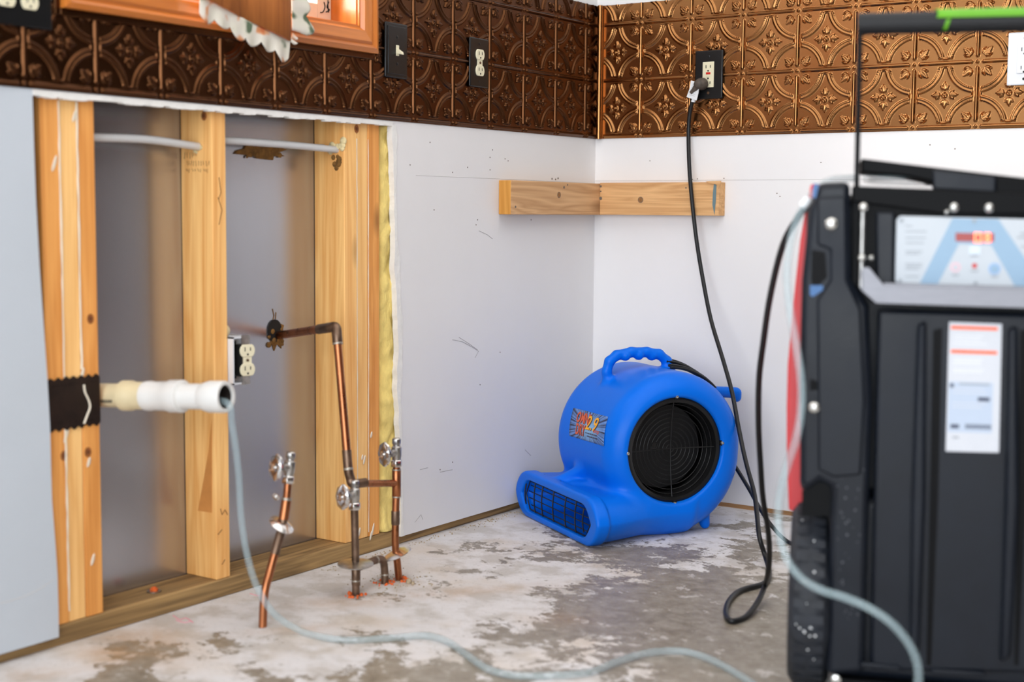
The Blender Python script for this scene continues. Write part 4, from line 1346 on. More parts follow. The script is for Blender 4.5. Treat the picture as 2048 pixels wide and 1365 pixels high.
for px, py, r in ((1199, 397, .0045), (1192, 373, .003), (1191, 383, .002), (1372, 376, .002)):
    p = at(px, py, 1, -.0385)
    if p[0] < .0395: p[0] = .042
    mb.lathe([(r, 0), (r, .0006)], p, (0, -1, 0), 10)
mb.build('screw_hole', M_hole, cb)
for (p, n, par) in ((at(1118, 390, 0, .038), (1, 0, 0), cl), (at(1281, 400, 1, -.0385), (0, -1, 0), cb)):
    q = MB(); q.lathe([(.007, 0), (.007, .0004), (.005, .0006)], p, n, 14); q.build('knot', mat('knot', srgb(150, 104, 60), .7, var=.3, vscale=150), par)
    q = MB(); q.tube([np.asarray(p) + np.array([0, 0, 0]) + .0075 * (math.cos(a) * np.cross(n, (0, 0, 1)) + math.sin(a) * np.array([0, 0, 1])) for a in np.linspace(0, 6.28, 22)[:-1]], .0008, 5, closed=True)
    q.build('knot_ring', M_hole, par)

# ------------------------------------------------------------------ blue air mover in the corner
BU_ = np.array([0.537, 0.8436, 0.0]); BW_ = np.array([0.8436, -0.537, 0.0]); BO = np.array([0.331, -0.597, 0.0])


def bl(u, w_, z):
    return BO + BU_ * u + BW_ * w_ + np.array([0, 0, z])


def smin(a, b, k):
    h = np.clip(0.5 + 0.5 * (b - a) / k, 0, 1)
    return b + (a - b) * h - k * h * (1 - h)


def smax(a, b, k):
    return -smin(-a, -b, k)


def surface_nets(F, org, h):
    """vertices and quads of the zero level of F (negative inside)"""
    ins = F < 0
    nx, ny, nz = F.shape
    cs = np.zeros((nx - 1, ny - 1, nz - 1), np.int8)
    for dx in (0, 1):
        for dy in (0, 1):
            for dz in (0, 1):
                cs += ins[dx:nx - 1 + dx, dy:ny - 1 + dy, dz:nz - 1 + dz]
    act = (cs > 0) & (cs < 8)
    idx = np.full(act.shape, -1, np.int64); I = np.argwhere(act); idx[act] = np.arange(len(I))
    acc = np.zeros((len(I), 3)); cnt = np.zeros(len(I))
    cor = [(a, b, c) for a in (0, 1) for b in (0, 1) for c in (0, 1)]
    for p in cor:
        for ax in range(3):
            if p[ax] == 1: continue
            q = list(p); q[ax] = 1
            f0 = F[I[:, 0] + p[0], I[:, 1] + p[1], I[:, 2] + p[2]]; f1 = F[I[:, 0] + q[0], I[:, 1] + q[1], I[:, 2] + q[2]]
            x = (f0 < 0) != (f1 < 0)
            t = np.where(x, f0 / np.where(x, f0 - f1, 1), 0)
            pt = np.tile(np.array(p, float), (len(I), 1)); pt[:, ax] = t
            acc[x] += pt[x]; cnt[x] += 1
    V = (I + acc / cnt[:, None]) * h + np.asarray(org)
    Q = []
    for ax in range(3):
        o1, o2 = [(1, 2), (2, 0), (0, 1)][ax]
        a = [slice(None)] * 3; b = [slice(None)] * 3
        a[ax] = slice(0, -1); b[ax] = slice(1, None)
        x = ins[tuple(a)] != ins[tuple(b)]
        E_ = np.argwhere(x)
        E_ = E_[(E_[:, o1] > 0) & (E_[:, o2] > 0) & (E_[:, o1] < F.shape[o1] - 1) & (E_[:, o2] < F.shape[o2] - 1)]
        s = ins[tuple(a)][E_[:, 0], E_[:, 1], E_[:, 2]]

        def cell(d1, d2):
            c = E_.copy(); c[:, o1] -= d1; c[:, o2] -= d2
            return idx[c[:, 0], c[:, 1], c[:, 2]]
        q = np.stack([cell(1, 1), cell(0, 1), cell(0, 0), cell(1, 0)], 1)
        q[~s] = q[~s][:, ::-1]
        Q.append(q)
    return V, np.concatenate(Q)


DC = (0.255, 0.213)               # drum axis in (u, z)
IC = (0.2445, 0.2148)             # inlet axis
IW = 0.028                        # front of the drum


def blower_body():
    h = 0.0036
    org = np.array([-0.035, -0.42, -0.012])
    nu, nw, nz = int(0.585 / h), int(0.545 / h), int(0.485 / h)
    u = (org[0] + h * np.arange(nu)).astype(np.float32)[:, None, None]
    w_ = (org[1] + h * np.arange(nw)).astype(np.float32)[None, :, None]
    z = (org[2] + h * np.arange(nz)).astype(np.float32)[None, None, :]
    # snail drum: radius grows towards the floor
    du, dz = u - DC[0], z - DC[1]
    th = np.arctan2(dz, du)
    R = 0.190 + 0.021 * np.clip((-th - 0.1) / 1.2, 0, 1) * (th > -2.2)
    dr = np.sqrt(du * du + dz * dz) - R
    wc, hw, r = (-0.312 + IW) / 2, (IW + 0.312) / 2, 0.058
    dw = np.abs(w_ - wc) - hw
    qa = dr + r; qb = dw + r
    drum = np.minimum(np.maximum(qa, qb), 0) + np.sqrt(np.maximum(qa, 0) ** 2 + np.maximum(qb, 0) ** 2) - r

    def hexa(hw_, hz_, zc, r_):
        a = np.abs(z - zc); b = np.abs(w_ + 0.145)
        return smax(a - hz_, (b - hw_ + 0.75 * a) / 1.25, r_)

    def stad(hw_, hz_, zc, r_):
        a = np.abs(z - zc) - hz_ + r_; b = np.abs(w_ + 0.145) - hw_ + r_ + 0.30 * np.abs(z - zc)
        return np.minimum(np.maximum(a, b), 0) + np.sqrt(np.maximum(a, 0) ** 2 + np.maximum(b, 0) ** 2) - r_
    s = np.clip((0.25 - u) / 0.24, 0, 1); s = s * s * (3 - 2 * s)
    hwv = 0.176 + 0.060 * s
    nek = smax(stad(hwv, 0.0545, 0.0595, 0.048), np.maximum(-0.004 - u + 0.02, u - 0.29), 0.01)
    lip = smax(stad(0.243, 0.060, 0.0605, 0.052), np.abs(u - 0.015) - 0.0185, 0.008)
    body = smin(drum, nek, 0.030)

    def cap(a, b, r0, r1=None):
        a = np.array(a); b = np.array(b); d = b - a; L2 = d @ d
        t = np.clip(((u - a[0]) * d[0] + (w_ - a[1]) * d[1] + (z - a[2]) * d[2]) / L2, 0, 1)
        rr = r0 if r1 is None else r0 + (r1 - r0) * t
        return np.sqrt((u - a[0] - t * d[0]) ** 2 + (w_ - a[1] - t * d[1]) ** 2 + (z - a[2] - t * d[2]) ** 2) - rr
    # moulded gussets between drum and snout
    body = smin(body, cap((0.085, -0.155, 0.150), (0.030, -0.215, 0.105), 0.013), 0.02)
    body = smin(body, cap((0.155, 0.000, 0.105), (0.060, -0.150, 0.105), 0.012), 0.02)
    body = smin(body, lip, 0.004)
    # carrying handle with finger grips
    hp = [(0.150, -0.160, 0.350), (0.145, -0.158, 0.392), (0.152, -0.156, 0.418), (0.172, -0.155, 0.433), (0.212, -0.153, 0.4395),
          (0.255, -0.152, 0.4385), (0.290, -0.150, 0.432), (0.312, -0.148, 0.414), (0.318, -0.147, 0.385), (0.316, -0.147, 0.355)]
    hd = None
    for a, b in zip(hp[:-1], hp[1:]):
        c = cap(a, b, 0.0125); hd = c if hd is None else smin(hd, c, 0.006)
    for k, uu in enumerate((0.194, 0.232, 0.270)):
        hd = smin(hd, np.sqrt((u - uu) ** 2 + ((w_ + 0.153) * 0.8) ** 2 + (z - (0.4315, 0.4325, 0.4300)[k]) ** 2) - 0.0140, 0.003)
    body = smin(body, hd, 0.016)
    # cord pegs and feet
    body = smin(body, cap((0.41, -0.12, 0.335), (0.500, -0.12, 0.328), 0.0145), 0.012)
    body = smin(body, cap((0.503, -0.12, 0.326), (0.503, -0.12, 0.316), 0.0135), 0.004)
    body = smin(body, cap((0.42, -0.12, 0.150), (0.492, -0.12, 0.148), 0.0145), 0.012)
    for wf in (-0.03, -0.26):
        body = smin(body, cap((0.352, wf, 0.060), (0.362, wf, 0.013), 0.020, 0.013), 0.008)
    # fan inlet and air outlet
    ri = np.sqrt((u - IC[0]) ** 2 + (z - IC[1]) ** 2)
    body = smax(body, -np.maximum(ri - 0.1285, -0.20 - w_), 0.012)
    body = smax(body, -np.maximum(hexa(0.205 - 0.085 * np.clip((u - 0.02) / 0.10, 0, 1), 0.0405 - 0.008 * np.clip((u - 0.02) / 0.10, 0, 1), 0.0585, 0.020), np.maximum(u - 0.20, -(u + 0.1))), 0.004)
    body = np.maximum(body, 0.0005 - z)
    V, Q = surface_nets(body.astype(np.float32), org, h)
    Wd = BO[None] + V[:, :1] * BU_ + V[:, 1:2] * BW_ + V[:, 2:] * np.array([0, 0, 1.0])
    me = bpy.data.meshes.new('housing')
    me.from_pydata(Wd.tolist(), [], Q[:, ::-1].tolist())
    me.materials.append(M_blue); me.shade_smooth()
    return me


am = thing('air_mover', bl(0.2, -0.14, 0), 'bright blue air mover with round black intake grille standing in the room corner', 'air mover')
hs = link('housing', blower_body(), am)
md = hs.modifiers.new('smooth', 'SMOOTH'); md.factor = 0.5; md.iterations = 3


def ring(R_, w_, r, seg=56, c=IC):
    q = MB(); q.tube([bl(c[0] + R_ * math.cos(a), w_, c[1] + R_ * math.sin(a)) for a in np.linspace(0, 2 * math.pi, seg + 1)[:-1]], r, 6, closed=True)
    return q


gr = None
q = MB(); q.lathe([(0.1275, -0.05), (0.1295, -0.008), (0.1295, 0.002), (0.124, 0.004), (0.117, 0.001), (0.115, -0.010), (0.112, -0.05)], bl(IC[0], IW - 0.012, IC[1]), BW_, 64)
q.f = q.f[:-2]; q.mi = q.mi[:-2]
gr = q.build('intake_grille', M_blkg, am, smooth=40)
for k in range(10):
    rr = 0.0095 + 0.0112 * k
    o = ring(rr, IW - 0.022 - 0.012 * (1 - (rr / .115) ** 2), 0.0012).build('grille_ring', M_blkg, gr, smooth=80)
for a in (0, math.pi / 2):
    pts = []
    for t in np.linspace(-1, 1, 17):
        pts.append(bl(IC[0] + .117 * t * math.cos(a), IW - .019 - .012 * (1 - t * t), IC[1] + .117 * t * math.sin(a)))
    MB().tube(pts, 0.0017, 6).build('grille_bar', M_blkg, gr, smooth=80)
MB().lathe([(0.009, 0), (0.009, .003), (.006, .0035), (.006, .001), (.0, .001)], bl(IC[0] - .047, IW - .028, IC[1] + .012), BW_, 20).build('badge', M_blkg, gr, smooth=40)
for a, da in ((math.pi / 2, 0), (-math.pi / 2, 0), (0, 0.08), (math.pi, 0.0)):
    c = bl(IC[0] + .1315 * math.cos(a + da), IW - .0045, IC[1] + .1315 * math.sin(a + da))
    MB().lathe([(.0045, -.004), (.0045, .0015), (.0032, .0034), (.001, .0036)], c, BW_, 12).build('screw', M_bolt, am, smooth=40)
    MB().lathe([(.0072, -.006), (.0072, -.0005)], c, BW_, 14).build('screw_boss', M_blk, am)
# intake throat and squirrel-cage wheel at rest
q = MB(); q.lathe([(0.1262, -0.19), (0.1262, -0.004)], bl(IC[0], IW - .015, IC[1]), BW_, 48); q.f = q.f[:-1]; q.mi = q.mi[:-1]
q.build('intake_throat', M_blk, am, smooth=40)
wh = MB(); wh.lathe([(0.100, 0), (0.104, .001), (.104, .008), (.100, .008)], bl(IC[0], -.055, IC[1]), BW_, 48)
wh.lathe([(.105, 0), (.105, .003)], bl(IC[0], -.16, IC[1]), BW_, 48)
wh.lathe([(.045, 0), (.045, .03), (.030, .05), (.01, .055)], bl(IC[0], -.157, IC[1]), BW_, 28)
wheel = wh.build('fan_wheel', M_fan, am, smooth=40)
fb = MB(); a0_ = 0.0
fb.prism([bl(.088, -.157, 0), bl(.104, -.157, .008), bl(.1035, -.157, .010), bl(.087, -.157, .0015)], BW_ * .102)
fbm = fb.build('fan_blade', M_fan, wheel).data
bpy.data.objects.remove(wheel.children[0])
fbm.transform(Matrix.Translation(-Vector(BO)))
axv = Vector(BW_)
for k in range(34):
    o = link('fan_blade', fbm, wheel)
    Rm = Matrix.Rotation(2 * math.pi * k / 34, 4, axv)
    o.matrix_parent_inverse = Matrix.Identity(4)
    o.matrix_basis = Matrix.Translation(Vector(bl(IC[0], 0, IC[1]))) @ Rm
# outlet grille
og = None
q = MB()
oz = 0.0585
q.tube([bl(0.006, w_, z) for w_, z in ((-.335, oz), (-.31, oz + .037), (.02, oz + .037), (.045, oz), (.02, oz - .037), (-.31, oz - .037))], .0018, 6, closed=True)
og = q.build('outlet_grille', M_blkg, am, smooth=60)
for w_ in (-.330, -.272, -.225, -.158, -.088, -.030, .012):
    hh = .0385 * (1 if -.3 < w_ < -.0 else .75)
    MB().tube([bl(.004 - .004 * math.cos(t * 1.5), w_, oz + hh * t) for t in np.linspace(-1, 1, 9)], .0017, 6).build('grille_bar', M_blkg, og, smooth=80)
for z in (-.027, -.010, .007, .024):
    MB().tube([bl(.012, w_, oz + z) for w_ in np.linspace(-.335 + abs(z) * .7, .04 - abs(z) * .7, 8)], .0014, 6).build('grille_wire', M_blkg, og, smooth=80)
for w_, uu in ((-.262, .022), (-.165, .022)):
    MB().lathe([(.0042, 0), (.0042, .0008)], bl(uu, w_, .1196), (0, 0, 1), 12, e1=BW_, sx=1.6, sy=.8).build('lip_slot', M_dark, am)


# sticker wrapped on the drum
def drum_hit(px, py, R_):
    d = ray(px, py); o = CAM - BO
    ou, oz_ = o @ BU_ - DC[0], o[2] - DC[1]; du, dz = d @ BU_, d[2]
    a = du * du + dz * dz; b = 2 * (ou * du + oz_ * dz); c = ou * ou + oz_ * oz_ - R_ * R_
    t = (-b - math.sqrt(b * b - 4 * a * c)) / (2 * a)
    P = o + d * t
    return math.atan2(P[2] - DC[1], P @ BU_ - DC[0]) % (2 * math.pi), P @ BW_


cs_ = [drum_hit(*q, 0.1912) for q in ((1138, 872), (1207, 893), (1216, 834), (1147, 816))]      # BL BR TR TL


def onst(x, y, R_):
    a = [(1 - x) * (1 - y) * cs_[0][i] + x * (1 - y) * cs_[1][i] + x * y * cs_[2][i] + (1 - x) * y * cs_[3][i] for i in (0, 1)]
    return bl(DC[0] + R_ * math.cos(a[0]), a[1], DC[1] + R_ * math.sin(a[0]))


q = MB(); q.grid(lambda x, y: onst(x, y, 0.1908), 16, 16)
stk = q.build('sticker', M_stick, am, smooth=80)
uvl = stk.data.uv_layers.new(name='UVMap')
for lp_ in stk.data.loops:
    vi = lp_.vertex_index; uvl.data[lp_.index].uv = ((vi % 17) / 16, (vi // 17) / 16)
md = stk.modifiers.new('t', 'SOLIDIFY'); md.thickness = 0.0004


def sticker_text(txt, x0, y0, x1, y1, m, lift, bold=.02, shear=0.0):
    vs, fs = text_geo(txt, 1.0, bold, shear)
    xs = [v[0] for v in vs]; ys = [v[1] for v in vs]
    q = MB(); q.add([onst(x0 + (x1 - x0) * (a - min(xs)) / (max(xs) - min(xs)), y0 + (y1 - y0) * (b - min(ys)) / (max(ys) - min(ys)), 0.1911 + lift) for a, b in vs], fs)
    q.build('sticker_print', m, stk, fix=False)


M_so = mat('sticker_orange', srgb(214, 92, 52), 0.4); M_sy = mat('sticker_yellow', srgb(250, 176, 20), 0.4); M_sd = mat('sticker_shadow', srgb(60, 30, 40), 0.4)
for dx, dy, mm, lf in ((.012, -.012, M_sd, .0003), (0, 0, M_so, .0006)):
    sticker_text('OMNI', .17 + dx, .54 + dy, .56 + dx, .93 + dy, mm, lf, .03, .1)
    sticker_text('DRY', .19 + dx, .13 + dy, .47 + dx, .52 + dy, mm, lf, .03, .05)
for dx, dy, mm, lf in ((.014, -.014, M_sd, .0008), (0, 0, M_sy, .0011)):
    sticker_text('2.9', .46 + dx, .38 + dy, .80 + dx, .88 + dy, mm, lf, .01, .35)
sticker_text('amp', .70, .30, .86, .44, M_so, .0008, .01, .2)
q = MB()
for yy, x0, x1 in ((.27, .48, .80), (.17, .53, .82)):
    x = x0
    while x < x1:
        d = random.uniform(.012, .03); q.add([onst(x, yy - .022, .1916), onst(x + d, yy - .022, .1916), onst(x + d, yy + .022, .1916), onst(x, yy + .022, .1916)], [(0, 1, 2, 3)]); x += d + .012
q.build('sticker_print', M_sd, stk, fix=False)

# its power cord: a hank over the shoulder and a tail to the floor
hk = thing('power_cord', bl(.45, -.14, .2), 'black cord of the blue air mover, coiled over its shoulder and trailing to the floor', 'cord')
for k in range(6):
    w0 = -0.105 - 0.013 * k; r_ = 0.1965 + 0.0045 * (k % 2) + .0015 * k
    pts = [bl(DC[0] + (r_ + .034 * (1.33 - t) + .003 * math.sin(3 * t + k)) * math.cos(t), w0 - .01 * math.sin(2 * t + k), DC[1] + (r_ + .034 * (1.33 - t) + .003 * math.sin(3 * t + k)) * math.sin(t)) for t in np.linspace(1.33, .50, 14)]
    e_ = [bl(.466 + .002 * k, w0, .290 - .003 * k), bl(.474, w0 - .004, .25), bl(.468, w0, .20), bl(.457, w0, .15)]
    MB().tube(spline(pts + e_, 3), 0.0038, 8).build('coil_turn', M_cord, hk, smooth=80)
tail = [bl(.458, -.10, .185), at(1482, 952, 1, -.20), at(1500, 982, 1, -.24), at(1520, 1018, 1, -.29), at(1543, 1052, 1, -.33), fl(1574, 1083, .005), fl(1620, 1102, .005), fl(1700, 1112, .005), fl(1900, 1090, .005), fl(2150, 1075, .005), fl(2500, 1100, .005)]
MB().tube(spline(tail, 6), 0.0050, 8).build('cord_tail', M_cord, hk, smooth=80)

# ------------------------------------------------------------------ dehumidifier standing at the right
MO = np.array([1.2846, -1.3243, 0.0]); MR = np.array([0.931, 0.365, 0.0]); MBk = np.array([-0.365, 0.931, 0.0])
MR /= np.linalg.norm(MR); MBk /= np.linalg.norm(MBk)


def ml(x, b, z):
    return MO + MR * x + MBk * b + np.array([0, 0, z])


def mp(px, py, b=0.0):
    return on(px, py, MO + MBk * b, MBk)


def mx(px, py, b=0.0):
    P = mp(px, py, b); return (P - MO) @ MR, P[2]


dh = thing('dehumidifier', ml(.16, .2, 0), 'tall black and red dehumidifier on wheels with a lit control panel and white label', 'dehumidifier')


def mpoly(name, pts, b0, b1, m, parent=dh, bevel=0.0, base=None, bseg=2):
    """outline on the machine front (pixels are turned into points of the plane at depth base), pushed from b0 to b1"""
    base = b0 if base is None else base
    q = MB(); P = [mp(x, y, base) + MBk * (b0 - base) for x, y in pts]
    q.prism(P, MBk * (b1 - b0))
    return q.build(name, m, parent, bevel=bevel, bseg=bseg)


def mbox(name, x0, x1, b0, b1, z0, z1, m, parent=dh, bevel=0.0, bseg=2):
    q = MB(); q.prism([ml(x0, b0, z0), ml(x1, b0, z0), ml(x1, b0, z1), ml(x0, b0, z1)], MBk * (b1 - b0))
    return q.build(name, m, parent, bevel=bevel, bseg=bseg)


XC_ = 0.160                       # middle of the machine front
# main shells
mbox('rear_shell', -0.090, 2 * XC_ + .090, 0.055, 0.40, 0.335, 0.822, M_body, bevel=.02, bseg=3)
mbox('lower_shell', -0.028, 2 * XC_ + .028, 0.020, 0.40, 0.050, 0.345, M_body, bevel=.015, bseg=3)
# left front column with its shoulder and chamfers; the same mirrored on the right
colp = [(1636, 366), (1700, 364), (1702, 560), (1738, 612), (1744, 800), (1736, 1060), (1728, 1346), (1652, 1350), (1660, 1050), (1664, 975), (1640, 962), (1610, 985), (1600, 960), (1600, 700), (1604, 560), (1618, 420)]
P = [mx(x, y) for x, y in colp]
for s in (1, -1):
    q = MB(); pts = [ml(x if s == 1 else 2 * XC_ - x, -.006, z) for x, z in P]
    q.prism(pts, MBk * .075); q.build('front_column', M_body, dh, bevel=.010, bseg=3)
# moulded planes on the column
mpoly('column_face', [(1634, 395), (1692, 392), (1694, 560), (1722, 618), (1730, 800), (1722, 950), (1668, 955), (1636, 940), (1634, 600), (1660, 560), (1660, 500), (1634, 490)], -.012, -.004, M_body, bevel=.004, base=-.006)
mpoly('column_pocket', [(1624, 500), (1650, 505), (1654, 555), (1628, 580), (1622, 560)], -.0075, -.005, M_body2, base=-.006)
mpoly('blue_mark', [(1620, 571), (1646, 571), (1646, 580), (1626, 594), (1620, 590)], -.0085, -.006, mat('blue_mark', srgb(48, 96, 150), .4), base=-.006)
mpoly('blue_mark', [(1626, 368), (1638, 368), (1632, 396), (1625, 396)], -.0085, -.006, MATS['blue_mark'], base=-.006)
mpoly('column_pocket', [(1620, 758), (1632, 762), (1646, 778), (1620, 782)], -.0075, -.005, M_body2, base=-.006)
for px, py, r in ((1663, 448, .0105), (1629, 815, .0095)):
    MB().lathe([(r, 0), (r, .003), (r * .8, .007), (r * .3, .009)], mp(px, py, -.0125), -MBk, 16).build('bolt', M_bolt, dh, smooth=50)
# wheel arch and wheel
mpoly('wheel_arch', [(1604, 985), (1640, 962), (1668, 972), (1672, 1060), (1660, 1060), (1655, 1035), (1604, 1035)], 0.008, .05, M_body2, base=0.0)
WC = ml(-.069, .128, .156)
tp = []
for t in np.linspace(-1, 1, 13):
    tp.append((0.156 - 0.020 * abs(t) ** 3.2, 0.033 * t))
q = MB(); q.lathe([(.09, -.030)] + tp + [(.09, .030)], WC, MR, 64)
wh_ = q.build('wheel', M_rub, dh, smooth=50)
q = MB(); q.lathe([(.088, -.026), (.088, .026)], WC, MR, 40); q.lathe([(.02, -.036), (.02, .036)], WC, MR, 20); q.build('wheel_hub', M_body2, wh_, smooth=40)
for k in range(40):
    a = 2 * math.pi * k / 40
    if not (1.6 < a < 4.6): continue
    q = MB()
    for sgn in (-1, 1):
        c = WC + MR * (.013 * sgn) + (MBk * math.cos(a) + np.array([0, 0, math.sin(a)])) * .1555
        tng = (-MBk * math.sin(a) + np.array([0, 0, math.cos(a)]))
        nrm_ = (MBk * math.cos(a) + np.array([0, 0, math.sin(a)]))
        q.prism([c + MR * i + tng * j for i, j in ((-.010, -.008), (.010, -.006), (.010, .008), (-.010, .006))], nrm_ * .002)
    q.build('tread_block', M_rub, wh_)
q = MB(); q.cyl(ml(-.10, .128, .156), ml(.42, .128, .156), .009, seg=14); q.build('axle', M_body2, dh, smooth=40)
w2 = wh_.copy(); COL.objects.link(w2); w2.location = wh_.location + Vector(MR * .458)
for ch in list(wh_.children):
    c2_ = ch.copy(); COL.objects.link(c2_); c2_.parent = w2
# dusty scuffs on the column above the wheel are wear, flat on the face
random.seed(5)
q = MB()
for k in range(60):
    px, py = random.gauss(1690, 18), random.uniform(930, 1240)
    if not 1672 < px < 1728: continue
    c = mp(px, py, -.0068); r = random.uniform(.0006, .002)
    q.lathe([(r, 0), (r, .0003)], c, -MBk, 7)
o = q.build('dust_spot', M_dust, dh); o['kind'] = 'stuff'
q = MB()
for k in range(14):
    a = random.uniform(2.0, 3.9)
    c = WC + MR * random.uniform(-.02, .012) + (MBk * math.cos(a) + np.array([0, 0, math.sin(a)])) * .1578
    q.ball(c, random.uniform(.0006, .0022), 7, ax=c - WC, fx=.3)
o = q.build('plaster_speck', M_paper, wh_, smooth=80); o['kind'] = 'stuff'
# lower front panel with moulded ribs
fp = mpoly('front_panel', [(1756, 620), (2170, 632), (2142, 1348), (1740, 1340)], -.004, .03, M_body, bevel=.006, base=0)
for pts in ([(1834, 648), (1852, 640), (1850, 1000), (1838, 1300), (1818, 1320), (1822, 1000)],
            [(2014, 656), (2034, 650), (2036, 1000), (2020, 1310), (1998, 1322), (2008, 1000)]):
    mpoly('rib', pts, -.019, 0.0, M_body, fp, bevel=.009, base=0, bseg=3)
for pts in ([(1866, 660), (1884, 656), (1876, 1000), (1862, 1330), (1852, 1330)], [(2040, 660), (2054, 660), (2052, 1000), (2036, 1330), (2028, 1330)]):
    mpoly('groove', pts, -.0045, 0.0, M_body2, fp, base=0)
mpoly('rib', [(1722, 1322), (1800, 1330), (1800, 1338), (1722, 1332)], -.010, 0, M_body, fp, bevel=.002, base=0)
mpoly('rib', [(1862, 1336), (1968, 1342), (1968, 1350), (1862, 1345)], -.010, 0, M_body, fp, bevel=.002, base=0)
mbox('base_rail', -.025, 2 * XC_ + .025, -.004, .38, .026, .056, M_body2, bevel=.004)
MB().lathe([(.008, 0), (.008, .003), (.004, .005)], mp(1672, 1360, -.006), -MBk, 12).build('bolt', M_bolt, dh, smooth=40)
# warning label
lb = mpoly('warning_label', [(1898, 644), (2004, 648), (1998, 906), (1891, 903)], -.0062, -.004, M_label, dh, bevel=.0008, base=-.004)
lb['label'] = 'white warning label with two orange bars'


def lab(pts, m, nm='label_print', d=.0004, par=lb):
    return mpoly(nm, pts, -.0062 - d, -.0061, m, par, base=-.0062)


def lq(u0, v0, u1, v1):
    f = lambda u, v: (1898 + (1891 - 1898) * v + u * (106 + 1 * v), 644 + 259 * v + u * 3.6)
    return [f(u0, v0), f(u1, v0), f(u1, v1), f(u0, v1)]


lab(lq(.04, .030, .92, .055), M_orange, 'orange_bar'); lab(lq(.05, .215, .92, .240), M_orange, 'orange_bar')
lab(lq(.03, .46, .86, .85), M_labelb, 'label_field', .0002)
for v, a, b, m in ((.475, .05, .12, M_greyd), (.47, .22, .80, M_grey), (.575, .58, .80, M_greyd), (.79, .08, .24, M_greyd), (.885, .12, .24, M_grey)):
    lab(lq(a, v, b, v + (.030 if m is M_greyd else .012)), m, 'label_print', .0008)
for i in range(14): lab(lq(.36 + .035 * i, .785, .36 + .035 * i + .02, .82), M_greyd, 'barcode_bar', .0008)
for v in (.28, .30, .32, .36, .38, .10, .13, .16, .51, .54, .62, .65, .88, .91, .94): lab(lq(.10 if v < .8 else .4, v, random.uniform(.6, .85), v + .007), M_paper if v < .5 else M_label, 'label_print', .0006)

# control panel in its recess
mpoly('panel_recess', [(1706, 392), (2180, 400), (2180, 612), (1742, 604), (1706, 560)], .012, .05, M_body2, base=.0)
mpoly('panel_surround', [(1752, 424), (1790, 424), (1788, 580), (1752, 565)], .002, .02, M_body, bevel=.004, base=0)
cp = mpoly('control_panel', [(1800, 432), (2110, 440), (2110, 580), (1798, 571), (1790, 562), (1793, 440)], .003, .012, M_panel, dh, bevel=.0015, base=.003)
cp['label'] = 'pale grey control panel with a blue band and red display'


def pan(pts, m, nm, d=.0006):
    return mpoly(nm, pts, .003 - d, .0031, m, cp, base=.003)


pan([(1905, 437), (1997, 439), (2092, 578), (2030, 573), (1982, 490), (1918, 488), (1874, 571), (1838, 570)], M_panelb, 'blue_band', .0003)
pan([(1911, 466), (1988, 467), (1988, 484), (1911, 483)], M_led, 'display_window', .0006)


def seg7(cx, cy, wd, ht, segs):
    t = 3.0; a, b = wd / 2, ht / 2
    bars = {'a': (-a, -b, a, -b + t), 'd': (-a, b - t, a, b), 'g': (-a, -t / 2, a, t / 2), 'f': (-a, -b, -a + t, 0), 'b': (a - t, -b, a, 0), 'e': (-a, 0, -a + t, b), 'c': (a - t, 0, a, b)}
    for s in segs:
        x0, y0, x1, y1 = bars[s]
        sl = 0.0
        pan([(cx + x0, cy + y0), (cx + x1, cy + y0), (cx + x1, cy + y1), (cx + x0, cy + y1)], M_ledon, 'display_segment', .0010)


seg7(1956, 475.5, 15, 19, 'abcdef'); seg7(1975, 475.5, 11, 18, 'abcdefg')
for k, (y, x1) in enumerate(((451, 1825), (462, 1853), (475, 1852), (485, 1848), (502, 1845), (507, 1840), (527, 1845), (532, 1843), (537, 1838), (552, 1838))):
    pan([(1811, y), (x1, y + .3), (x1, y + 2.2), (1811, y + 2)], M_grey, 'printed_line', .0004)
for y, x0 in ((466, 2040), (474, 2034), (492, 2042)):
    pan([(x0, y), (2075, y), (2075, y + 3), (x0, y + 3)], M_grey, 'printed_line', .0004)


def disc(px, py, r, m, nm, par=cp, b=.003, h=.0008):
    MB().lathe([(r, 0), (r, h)], mp(px, py, b), -MBk, 16).build(nm, m, par)


disc(1911, 535, .0075, M_pinkp, 'button_symbol'); disc(1989, 538, .009, M_bluep, 'button_symbol'); disc(1949, 532, .0038, M_red, 'red_lamp')
disc(1911, 535, .0045, M_panel, 'button_centre', h=.0012); disc(1989, 538, .006, M_panelb, 'button_centre', h=.0012)
pan([(1939, 493), (1960, 493), (1960, 509), (1939, 509)], mat('panel_key', srgb(206, 220, 232), .4), 'button_symbol')
for x0, y, x1 in ((1941, 510, 1957), (1903, 549, 1918), (1941, 541, 1957), (1982, 552, 1996)): pan([(x0, y), (x1, y), (x1, y + 3), (x0, y + 3)], M_grey, 'printed_line', .0004)
for px, py in ((1948, 442), (1803, 441), (1800, 562), (1951, 567)): disc(px, py, .0030, M_grey, 'panel_screw', cp, .003, .002)
